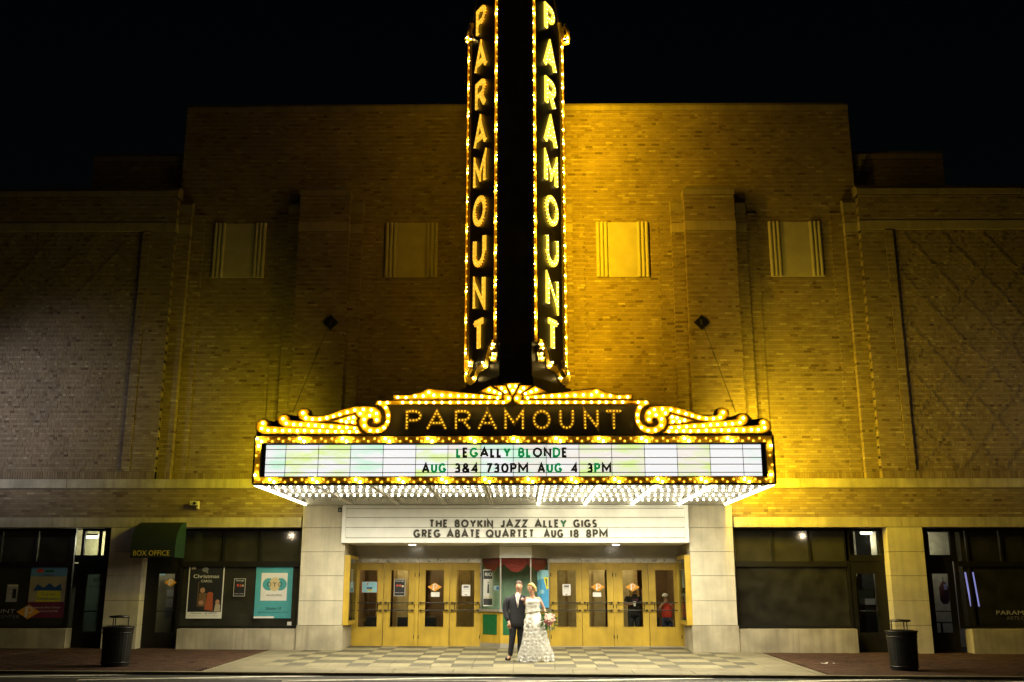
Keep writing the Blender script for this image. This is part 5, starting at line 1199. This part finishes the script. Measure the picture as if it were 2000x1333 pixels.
lx, ly = 9.3, -2.6
lt_ = thing('litter_scrap', 'crumpled pale paper scrap on the brick pavement left of the right bin', 'litter', (6.95, -3.3, gz(6.95, -3.3) + .012))
MB().add([(0, 0, 0), (.12, .02, .0), (.16, .07, .03), (.05, .09, .0), (-.04, .05, .025)], [(0, 1, 2, 3), (0, 3, 4)]).obj('paper', WHITE, lt_)
MB().add([(.25, .0, 0), (.38, .02, .015), (.36, .05, .0), (.24, .04, .02)], [(0, 1, 2, 3)]).obj('paper', WHITE, lt_)
# ------------------------------------------------------------------ brick pavers either side of the apron
po, pt_ = [], []
def pav_side(x0, x1):
    L_, W2 = .205, .105; y = KY + .20; r_ = 0
    while y < .42:
        x = x0 + (r_ % 2) * L_ / 2
        while x < x1 - .05:
            z_ = gz(x, y); po.append((x + .003, min(x + L_, x1) - .003, y + .003, y + W2 - .003, z_ - .06, z_ + RB.uniform(-.003, .002))); pt_.append(min(1, max(0, RB.normal(.5, .22)))); x += L_
        y += W2; r_ += 1
pav_side(AX1 + .01, 14.6); pav_side(-14.8, AX0 - .01)
idx = sorted(range(len(po)), key=lambda i: abs(abs(po[i][0]) - 7.5) * .3 + (po[i][2] + 6))[:280]; sidx = set(idx)
make_boxes('paver_field', [po[i] for i in range(len(po)) if i not in sidx], [pt_[i] for i in range(len(po)) if i not in sidx], PAVER, pav, kind='stuff')
pc = {}
for i in idx:
    x0, x1, y0, y1, z0, z1 = po[i]; k = round(pt_[i] * 5)
    if abs(x1 - x0 - .199) > .001: continue
    if k not in pc: o = make_boxes('paver', [(0, .199, 0, .099, 0, .06)], [pt_[i]], PAVER, pav); pc[k] = o.data; o.location = (x0, y0, z0)
    else: inst('paver', pc[k], pav, (x0, y0, z0))
# ------------------------------------------------------------------ people
HAIRB = M('brown_hair', (.06, .03, .015), .6, scale=60, var=.4); HAIRY = M('blonde_hair', (.50, .32, .11), .5, scale=50, var=.35)
SUIT = M('charcoal_suit', (.010, .010, .015), .75, var=.25, scale=20); SUITL = M('suit_lapel', (.022, .022, .03), .5); SHIRT = M('white_shirt', (.72, .70, .68), .7, var=.04)
TIE = M('silver_pink_tie', (.55, .46, .44), .4); SATIN = M('ivory_satin', (.80, .77, .71), .45, var=.06, scale=12); TULLE = M('ivory_tulle_ruffle', (.93, .91, .87), .8, var=.06, scale=25)
_n = TULLE.node_tree; _t = _n.nodes.new('ShaderNodeBsdfTranslucent'); _t.inputs[0].default_value = (.9, .88, .84, 1); _m = _n.nodes.new('ShaderNodeMixShader'); _m.inputs[0].default_value = .3
_n.links.new(_n.nodes['Principled BSDF'].outputs[0], _m.inputs[1]); _n.links.new(_t.outputs[0], _m.inputs[2]); _n.links.new(_m.outputs[0], _n.nodes['Material Output'].inputs[0])
SHOE = M('black_shoe_leather', (.01, .01, .01), .25); EYE = M('dark_eye', (.015, .01, .008), .3); LIP = M('lip', (.42, .10, .09), .4); PINKF = M('blush_rose', (.72, .42, .38), .6, var=.2, scale=40)
ROSED = M('dusky_rose', (.30, .08, .09), .6, var=.2, scale=40); LEAF = M('bouquet_leaf', (.12, .18, .05), .6, var=.4, scale=30); TEETH = M('teeth', (.5, .46, .4), .3)
def body(t, J, skin=SKIN, k=1.0, female=False):
    """one continuous skinned surface over the joints"""
    order = ['pelvis', 'belly', 'chest', 'neck', 'jaw', 'head', 'crown', 'sa', 'ea', 'wa', 'pa', 'sb', 'eb', 'wb', 'pb', 'ha', 'ka', 'aa', 'ta', 'hb', 'kb', 'ab', 'tb', 'nose']
    P = dict(J); h_ = Vector(P['head']); P.setdefault('jaw', tuple(h_ + Vector((0, -.012, -.065)) * k)); P.setdefault('crown', tuple(h_ + Vector((0, .012, .055)) * k)); P.setdefault('nose', tuple(h_ + Vector((P.get('look', 0) * .05, -.098, -.012)) * k))
    R = dict(pelvis=.11, belly=.10, chest=.11, neck=.062, jaw=.070, head=.096, crown=.082, sa=.05, ea=.040, wa=.027, pa=.030, sb=.05, eb=.040, wb=.027, pb=.030, ha=.085, ka=.055, aa=.038, ta=.032, hb=.085, kb=.055, ab=.038, tb=.032, nose=.011)
    ed = [('pelvis', 'belly'), ('belly', 'chest'), ('chest', 'neck'), ('neck', 'jaw'), ('jaw', 'head'), ('head', 'crown'), ('head', 'nose'), ('chest', 'sa'), ('sa', 'ea'), ('ea', 'wa'), ('wa', 'pa'), ('chest', 'sb'), ('sb', 'eb'), ('eb', 'wb'), ('wb', 'pb'),
          ('pelvis', 'ha'), ('ha', 'ka'), ('ka', 'aa'), ('aa', 'ta'), ('pelvis', 'hb'), ('hb', 'kb'), ('kb', 'ab'), ('ab', 'tb')]
    me = bpy.data.meshes.new('body'); me.from_pydata([P[n] for n in order], [(order.index(a), order.index(b)) for a, b in ed], []); me.materials.append(skin)
    o = bpy.data.objects.new('body', me); link(o, t); md = o.modifiers.new('skin', 'SKIN'); md.use_smooth_shade = True
    for i, n in enumerate(order):
        sv = me.skin_vertices[0].data[i]; r_ = R[n] * k * (.86 if female else 1); sv.radius = (r_, r_); sv.use_root = (i == 0)
    s = o.modifiers.new('sub', 'SUBSURF'); s.levels = 1; s.render_levels = 2
    # face
    f = MB(); c_ = h_; l_ = P.get('look', 0)
    for s_ in (-1, 1): f.ball(c_ + Vector((s_ * .030 + l_ * .03, -.080, .014)) * k, .016 * k, 6, 4, (1.25, .6, .75))
    f.obj('eyes', EYE, o, smooth=True)
    MB().ball(c_ + Vector((l_ * .03, -.078, -.048)) * k, .026 * k, 8, 4, (1.1, .5, .38)).obj('mouth', LIP, o, smooth=True)
    MB().ball(c_ + Vector((l_ * .03, -.080, -.047)) * k, .014 * k, 8, 4, (1.1, .5, .28)).obj('teeth', TEETH, o, smooth=True)
    MB().ball(c_ + Vector((0, 0, .006)) * k, .094 * k, 14, 10, (.78, .90, 1.12)).ball(c_ + Vector((0, -.018, -.058)) * k, .06 * k, 12, 8, (.95, .95, .9)).ball(c_ + Vector((l_ * .05, -.092, -.012)) * k, .016 * k, 6, 5, (.8, 1, 1.5)).obj('head', skin, o, smooth=True)
    e = MB()
    for s_ in (-1, 1): e.ball(c_ + Vector((s_ * .078, .0, -.005)) * k, .022 * k, 6, 5, (.4, .7, 1.2))
    e.obj('ears', skin, o, smooth=True)
    return o
def hand(t, p, d, skin=SKIN, k=1., curl=.6):
    """palm with five bent fingers; p wrist, d direction of the fingers"""
    p = Vector(p); d = Vector(d).normalized(); sd = d.cross(Vector((0, 1, 0))).normalized() if abs(d.y) < .9 else Vector((1, 0, 0)); nf = Vector((0, 1, 0))
    m = MB(); m.tube([p, p + d * .04 * k, p + d * .085 * k], [.026 * k, .036 * k, .034 * k], 8)
    for i, l_ in enumerate((.062, .074, .078, .068)):
        b = p + d * .08 * k + sd * (i - 1.5) * .018 * k; q = b + d * l_ * .5 * k; e = q + (d * (1 - curl) + nf * curl) * l_ * .5 * k
        m.tube([b, q, e], [.0095 * k, .0088 * k, .0075 * k], 6)
    b = p + d * .03 * k - sd * .03 * k; m.tube([b, b + (d * .7 - sd * .5) * .035 * k, b + (d * .95 - sd * .25) * .065 * k], [.012 * k, .010 * k, .008 * k], 6)
    return m.obj('hand', skin, t, smooth=True)
def sub(o, n=1): s = o.modifiers.new('sub', 'SUBSURF'); s.levels = n; s.render_levels = n; return o

# groom ---------------------------------------------------------------
gx = X(1010, 1220, -2.8); gzz = gz(gx, -2.8)
gr_ = thing('person', 'smiling man in a dark suit and pale tie standing beside the bride', 'person', (gx, -2.8, gzz), 'people')
J = dict(pelvis=(0, 0, .95), belly=(0, 0, 1.12), chest=(.01, 0, 1.34), neck=(.03, -.005, 1.52), head=(.045, -.015, 1.675), look=0,
         sa=(-.155, .01, 1.385), ea=(-.275, .03, 1.13), wa=(-.20, -.07, .90), pa=(-.18, -.09, .83), sb=(.155, .02, 1.385), eb=(.325, .12, 1.15), wb=(.30, .05, 1.02), pb=(.32, -.02, 1.0),
         ha=(-.09, 0, .90), ka=(-.115, -.02, .50), aa=(-.165, .0, .09), ta=(-.25, -.10, .035), hb=(.09, .02, .90), kb=(.08, .02, .50), ab=(.06, .08, .09), tb=(.06, -.04, .035))
bo_ = body(gr_, J)
hand(bo_, (-.185, -.085, .845), (.05, -.2, -1))
jk = MB().loft([(0, 0, .72, .195, .135), (0, 0, .85, .20, .14), (0, 0, 1.0, .19, .135), (0, 0, 1.14, .185, .13), (.005, 0, 1.30, .215, .135), (.01, 0, 1.42, .215, .12), (.015, 0, 1.475, .15, .10), (.025, 0, 1.51, .075, .075)], 20)
jk.tube([(-.165, 0, 1.43), (-.235, .01, 1.35), (-.285, .03, 1.13), (-.245, -.03, .99), (-.195, -.08, .875)], [.088, .09, .08, .066, .056], 12)
jk.tube([(.17, .01, 1.43), (.24, .03, 1.35), (.33, .12, 1.15), (.31, .06, 1.03)], [.088, .09, .08, .062], 12)
jo = sub(jk.obj('jacket', SUIT, gr_, smooth=True))
for s in (-1, 1): MB().add([(.02 + s * .075, -.085, 1.50), (.02 + s * .035, -.100, 1.51), (.015, -.143, 1.16), (.015 + s * .055, -.143, 1.36)], [(0, 1, 2, 3)]).obj('lapel', SUITL, jo)
MB().add([(-.045, -.105, 1.505), (.085, -.105, 1.505), (.045, -.137, 1.36), (.016, -.141, 1.18), (-.02, -.137, 1.36)], [(0, 4, 3, 2, 1)]).obj('shirt', SHIRT, gr_)
cl_ = MB(); cl_.loft([(.028, -.01, 1.495, .068, .07), (.03, -.012, 1.535, .060, .062)], 14); cl_.obj('collar', SHIRT, gr_, smooth=True)
MB().tube([(.022, -.108, 1.50), (.02, -.118, 1.47), (.018, -.146, 1.30), (.016, -.150, 1.2)], [.018, .014, .024, .014], 6).obj('tie', TIE, gr_, smooth=True)
MB().ball((.125, -.135, 1.385), .034, 8, 6, (1, .6, 1)).ball((.135, -.15, 1.39), .02, 6, 5).obj('boutonniere', PINKF, gr_, smooth=True)
MB().tube([(-.195, -.075, .875), (-.19, -.082, .85)], .030, 10).obj('shirt_cuff', SHIRT, gr_, smooth=True)
tr_ = MB().loft([(0, .01, .70, .175, .12), (0, 0, .95, .18, .125)], 16)
tr_.tube([(-.085, 0, .92), (-.10, -.01, .72), (-.115, -.02, .48), (-.15, 0, .22), (-.165, .005, .075)], [.105, .095, .075, .063, .062], 12)
tr_.tube([(.085, .02, .92), (.085, .02, .72), (.08, .02, .48), (.065, .06, .22), (.06, .08, .075)], [.105, .095, .075, .063, .062], 12)
sub(tr_.obj('trousers', SUIT, gr_, smooth=True))
for p, q in (((-.155, .03, .04), (-.28, -.12, .035)), ((.06, .11, .04), (.06, -.08, .035))):
    sh2 = MB().tube([p, (Vector(p) + Vector(q)) / 2 + Vector((0, 0, .012)), q], [.042, .048, .032], 10); sub(sh2.obj('shoe', SHOE, gr_, smooth=True))
hr = MB().ball((.047, .012, 1.738), .098, 14, 8, (.86, 1.0, .76)).ball((.047, .045, 1.675), .09, 12, 8, (.96, .8, 1.1)); hr.obj('hair', HAIRB, gr_, smooth=True)
MB().ball((.045, -.075, 1.608), .036, 8, 6, (1.1, .5, .8)).obj('stubble', M('stubble', (.30, .17, .11), .7), gr_, smooth=True)

# bride ---------------------------------------------------------------
bx = X(1046, 1220, -2.95); bz = gz(bx, -2.95)
br = thing('person', 'blonde bride in a strapless ivory gown of ruffled rosettes', 'person', (bx, -2.95, bz), 'people')
J = dict(pelvis=(-.05, .02, .98), belly=(-.06, .02, 1.15), chest=(-.065, .01, 1.32), neck=(-.07, 0, 1.49), head=(-.10, -.01, 1.63), look=0,
         sa=(.085, .01, 1.42), ea=(.20, .03, 1.17), wa=(.255, -.06, 1.0), pa=(.28, -.10, .97), sb=(-.21, .03, 1.42), eb=(-.30, .14, 1.2), wb=(-.34, .20, 1.05), pb=(-.36, .2, 1.0),
         ha=(.03, .02, .9), ka=(.04, 0, .5), aa=(.05, .0, .1), ta=(.05, -.08, .04), hb=(-.12, .02, .9), kb=(-.12, .02, .5), ab=(-.12, .02, .1), tb=(-.12, -.08, .04))
bb = body(br, J, female=True); hand(bb, (.262, -.08, .99), (.3, -.7, -.3), k=.9)
DR = [(.0, .02, .01, .405, .34), (.005, .02, .12, .39, .33), (0, .02, .3, .335, .29), (-.01, .02, .5, .275, .24), (-.02, .02, .7, .235, .205), (-.03, .02, .85, .225, .185), (-.045, .02, 1.0, .185, .15), (-.055, .015, 1.1, .15, .125), (-.062, .01, 1.22, .15, .13), (-.065, 0, 1.33, .165, .145), (-.065, 0, 1.39, .155, .13)]
dress = MB().loft(DR, 28); dress.ball((-.125, -.09, 1.335), .075, 10, 8, (1, .8, .9)).ball((-.005, -.09, 1.335), .075, 10, 8, (1, .8, .9))
do = dress.obj('gown', SATIN, br, smooth=True)
fo_ = MB()
for k in range(9):
    z_ = 1.10 + k * .028; rr = .157 + .012 * abs(k - 3) / 3; pts = [(-.06 + rr * cos(a), .01 + (rr - .018) * sin(a), z_ + .03 * cos(a + .6)) for a in [pi + .1 + i * (pi - .2) / 14 for i in range(15)]]
    fo_.tube(pts, .010, 5)
fo_.obj('bodice_fold', SATIN, do, smooth=True)
rm = MB(); rr_ = random.Random(5)
def rosette(c_, n_, R_):
    n_ = n_.normalized(); a = n_.cross(Vector((0, 0, 1))); a = a.normalized() if a.length > .1 else Vector((1, 0, 0)); b = n_.cross(a); ph = rr_.random() * 6
    for ring, (r0, r1, hgt) in enumerate(((.2, .62, .42), (.52, .85, .30), (.78, 1.12, .12))):
        N_ = 11; vs = []
        for i in range(N_ + 1):
            t_ = 2 * pi * i / N_ + ph + ring; wv = 1 + .16 * sin(3 * t_ + ph); h2 = hgt * R_ * (.8 + .4 * sin(5 * t_ + ph * 2))
            d_ = a * cos(t_) + b * sin(t_); vs += [c_ + d_ * R_ * r0, c_ + d_ * R_ * r1 * wv + n_ * h2]
        rm.add(vs, [(2 * i, 2 * i + 1, 2 * i + 3, 2 * i + 2) for i in range(N_)])
for k in range(13):
    z_ = .05 + k * .078; 
    for i_ in range(len(DR) - 1):
        if DR[i_][2] <= z_ <= DR[i_ + 1][2] or i_ == 0: s0, s1 = DR[i_], DR[i_ + 1]
    q = min(1, max(0, (z_ - s0[2]) / (s1[2] - s0[2]))); cx2, cy2, rx, ry = [s0[j] + (s1[j] - s0[j]) * q for j in (0, 1, 3, 4)]
    n_ = int(2 * pi * (rx + ry) / 2 / .105)
    for i in range(n_):
        a_ = 2 * pi * (i + (k % 2) * .5) / n_ + rr_.uniform(-.1, .1)
        if k > 9 and rr_.random() < .35 * (k - 9): continue
        rosette(Vector((cx2 + rx * cos(a_), cy2 + ry * sin(a_), z_ + rr_.uniform(-.015, .015))), Vector((cos(a_) / rx, sin(a_) / ry, .35)), rr_.uniform(.050, .075) * (1.15 if k < 3 else 1))
rm.obj('rosette_ruffle', TULLE, do, smooth=True, kind='stuff')
hb_ = MB().ball((-.095, .012, 1.685), .092, 14, 9, (.95, 1.0, .85)).ball((-.06, .04, 1.63), .085, 12, 8, (1, .8, 1.1))
for k in range(16):
    a_ = k * 2.4; hb_.ball((-.025 + .03 * cos(a_), -.01 + .04 * sin(a_ * 1.3), 1.58 + .012 * (k % 8)), .026, 6, 5)
hb_.tube([(-.165, -.05, 1.72), (-.10, -.09, 1.725), (-.04, -.07, 1.68), (-.015, -.04, 1.60)], [.02, .026, .026, .02], 8)
hb_.obj('hair', HAIRY, br, smooth=True)
bq = thing('bouquet', 'loose bridal bouquet of blush and dusky roses in the brides hand', 'bouquet', (bx + .31, -3.10, bz + .93))
for k in range(17):
    a_ = k * 2.399; r2 = .125 * sqrt(k / 17); f_ = MB(); c_ = Vector((r2 * cos(a_), -.07 + .04 * (r2 / .125), .01 + r2 * sin(a_)))
    for j in range(3): f_.ball(c_ + Vector((.012 * cos(j * 2.1), -.008 * j, .012 * sin(j * 2.1))), .036 - .007 * j, 8, 5, (1, .7, 1))
    f_.obj('rose', ROSED if k in (7, 10, 12, 15) else PINKF if k % 3 else M('cream_rose%d' % k, (.7, .58, .44), .6), bq, smooth=True)
lf = MB()
for k in range(70):
    a_ = k * 2.399; r2 = .10 + .08 * rr_.random(); c_ = Vector((r2 * cos(a_), -.01 + .06 * rr_.random() - .05, r2 * sin(a_) - .02)); d_ = Vector((cos(a_) + rr_.uniform(-.4, .4), rr_.uniform(-.5, .5), sin(a_) + rr_.uniform(-.5, .3))).normalized(); s2 = d_.cross(Vector((0, 1, .3))).normalized() * .014
    lf.add([c_, c_ + d_ * .035 + s2, c_ + d_ * .085, c_ + d_ * .035 - s2], [(0, 1, 2, 3)])
lf.obj('foliage', LEAF, bq, kind='stuff')
MB().tube([(0, .02, -.02), (.01, .03, -.14), (.03, .03, -.24)], [.03, .026, .034], 8).obj('wrapped_stems', SATIN, bq, smooth=True)

# the two people behind the glass of the right-hand doors --------------
wx = X(1239, 1200, 2.25); wo = thing('person', 'blonde woman in black behind the third right door, cup in hand and arm raised', 'person', (wx, 2.25, .02), 'people')
BLK = M('black_top', (.012, .012, .015), .8, var=.3)
J = dict(pelvis=(0, 0, .93), belly=(0, 0, 1.08), chest=(0, 0, 1.28), neck=(.0, -.01, 1.44), head=(.01, -.05, 1.565), look=0, sa=(-.17, 0, 1.36), ea=(-.28, -.05, 1.12), wa=(-.10, -.25, 1.13), pa=(-.05, -.27, 1.16), sb=(.17, 0, 1.36), eb=(.25, -.12, 1.18), wb=(.22, -.22, 1.40), pb=(.21, -.22, 1.46),
         ha=(-.09, 0, .86), ka=(-.11, 0, .48), aa=(-.12, .02, .08), ta=(-.12, -.12, .03), hb=(.09, 0, .86), kb=(.11, 0, .48), ab=(.12, .02, .08), tb=(.12, -.12, .03))
wb_ = body(wo, J, female=True); hand(wb_, (.215, -.22, 1.43), (0, -.1, 1), k=.9); hand(wb_, (-.07, -.26, 1.15), (1, -.2, .3), k=.9)
tp = MB().loft([(0, 0, .84, .20, .14), (0, 0, 1.0, .18, .13), (0, 0, 1.15, .175, .13), (0, 0, 1.28, .19, .14), (0, 0, 1.37, .17, .11), (0, 0, 1.42, .08, .07)], 18)
tp.tube([(-.15, 0, 1.36), (-.22, -.02, 1.26), (-.25, -.04, 1.17)], [.07, .065, .058], 10); tp.tube([(.15, 0, 1.36), (.22, -.06, 1.27), (.24, -.1, 1.2)], [.07, .065, .058], 10)
sub(tp.obj('top', BLK, wo, smooth=True)); text('LIVE', .03, 1.25, .05, -.146, M('pink_print', (.4, .1, .2), .6), wo, .16, name='print')
pt = MB(); pt.tube([(-.09, 0, .88), (-.10, 0, .5), (-.12, .02, .08)], [.11, .08, .075], 12); pt.tube([(.09, 0, .88), (.10, 0, .5), (.12, .02, .08)], [.11, .08, .075], 12); pt.loft([(0, 0, .78, .18, .13), (0, 0, .95, .18, .13)], 16); pt.obj('trousers', BLK, wo, smooth=True)
wh = MB().ball((.01, -.02, 1.60), .094, 12, 8, (1, 1, .9))
for s in (-1, 1): wh.tube([(.01 + s * .07, -.03, 1.60), (.01 + s * .10, -.05, 1.48), (.01 + s * .10, -.10, 1.34)], [.05, .05, .03], 10)
wh.obj('hair', HAIRY, wo, smooth=True)
cpt = thing('paper_cup', 'white paper cup held by the blonde woman behind the glass', 'cup', (wx - .02, 1.95, 1.15)); MB().loft([(0, 0, -.05, .03, .03), (0, 0, .07, .042, .042), (0, 0, .08, .045, .045), (0, 0, .085, .04, .04)], 14).obj('cup_body', WHITE, cpt, smooth=False)
kx = X(1303, 1200, 2.2); ko = thing('person', 'child in a red shirt and pale cap behind the far right door', 'person', (kx, 2.2, .02), 'people')
RED = M('red_shirt', (.55, .035, .015), .75, var=.12, scale=15)
J = dict(pelvis=(0, 0, .78), belly=(0, 0, .90), chest=(0, 0, 1.07), neck=(-.02, 0, 1.21), head=(-.04, -.03, 1.335), look=0, sa=(-.13, 0, 1.14), ea=(-.23, -.08, .98), wa=(-.12, -.20, 1.15), pa=(-.09, -.2, 1.19), sb=(.13, 0, 1.14), eb=(.2, -.05, .95), wb=(.12, -.16, 1.08), pb=(.06, -.19, 1.15),
         ha=(-.07, 0, .72), ka=(-.08, 0, .4), aa=(-.09, .02, .07), ta=(-.09, -.1, .03), hb=(.07, 0, .72), kb=(.08, 0, .4), ab=(.09, .02, .07), tb=(.09, -.1, .03))
kb_ = body(ko, J, k=.86); hand(kb_, (-.10, -.2, 1.17), (.5, 0, .8), k=.75)
ks = MB().loft([(0, 0, .70, .165, .12), (0, 0, .85, .155, .115), (0, 0, 1.0, .15, .11), (0, 0, 1.12, .145, .10), (-.01, 0, 1.18, .08, .07)], 16)
ks.tube([(-.11, 0, 1.13), (-.18, -.04, 1.04)], [.062, .058], 10); ks.tube([(.11, 0, 1.13), (.18, -.03, 1.03)], [.062, .058], 10); sub(ks.obj('shirt', RED, ko, smooth=True))
kt = MB(); kt.loft([(0, 0, .62, .15, .11), (0, 0, .78, .15, .11)], 14); kt.tube([(-.07, 0, .74), (-.09, .02, .07)], [.09, .065], 10); kt.tube([(.07, 0, .74), (.09, .02, .07)], [.09, .065], 10); kt.obj('trousers', M('navy_trousers', (.02, .025, .06), .8), ko, smooth=True)
kc = MB().ball((-.04, -.01, 1.375), .083, 14, 8, (1, 1, .72)); kc.loft([(-.04, -.03, 1.345, .087, .09), (-.04, -.03, 1.375, .086, .089)], 16); co_ = kc.obj('cap', WHITE, ko, smooth=True)
MB().loft([(-.04, -.10, 1.345, .065, .075), (-.04, -.10, 1.355, .06, .07)], 14).obj('visor', M('grey_visor', (.25, .25, .22), .7), co_, smooth=True)
MB().loft([(-.04, -.005, 1.30, .082, .085), (-.04, -.005, 1.35, .084, .088)], 14).obj('hair', HAIRB, ko, smooth=True)
# the groom is overlapped by nothing else here
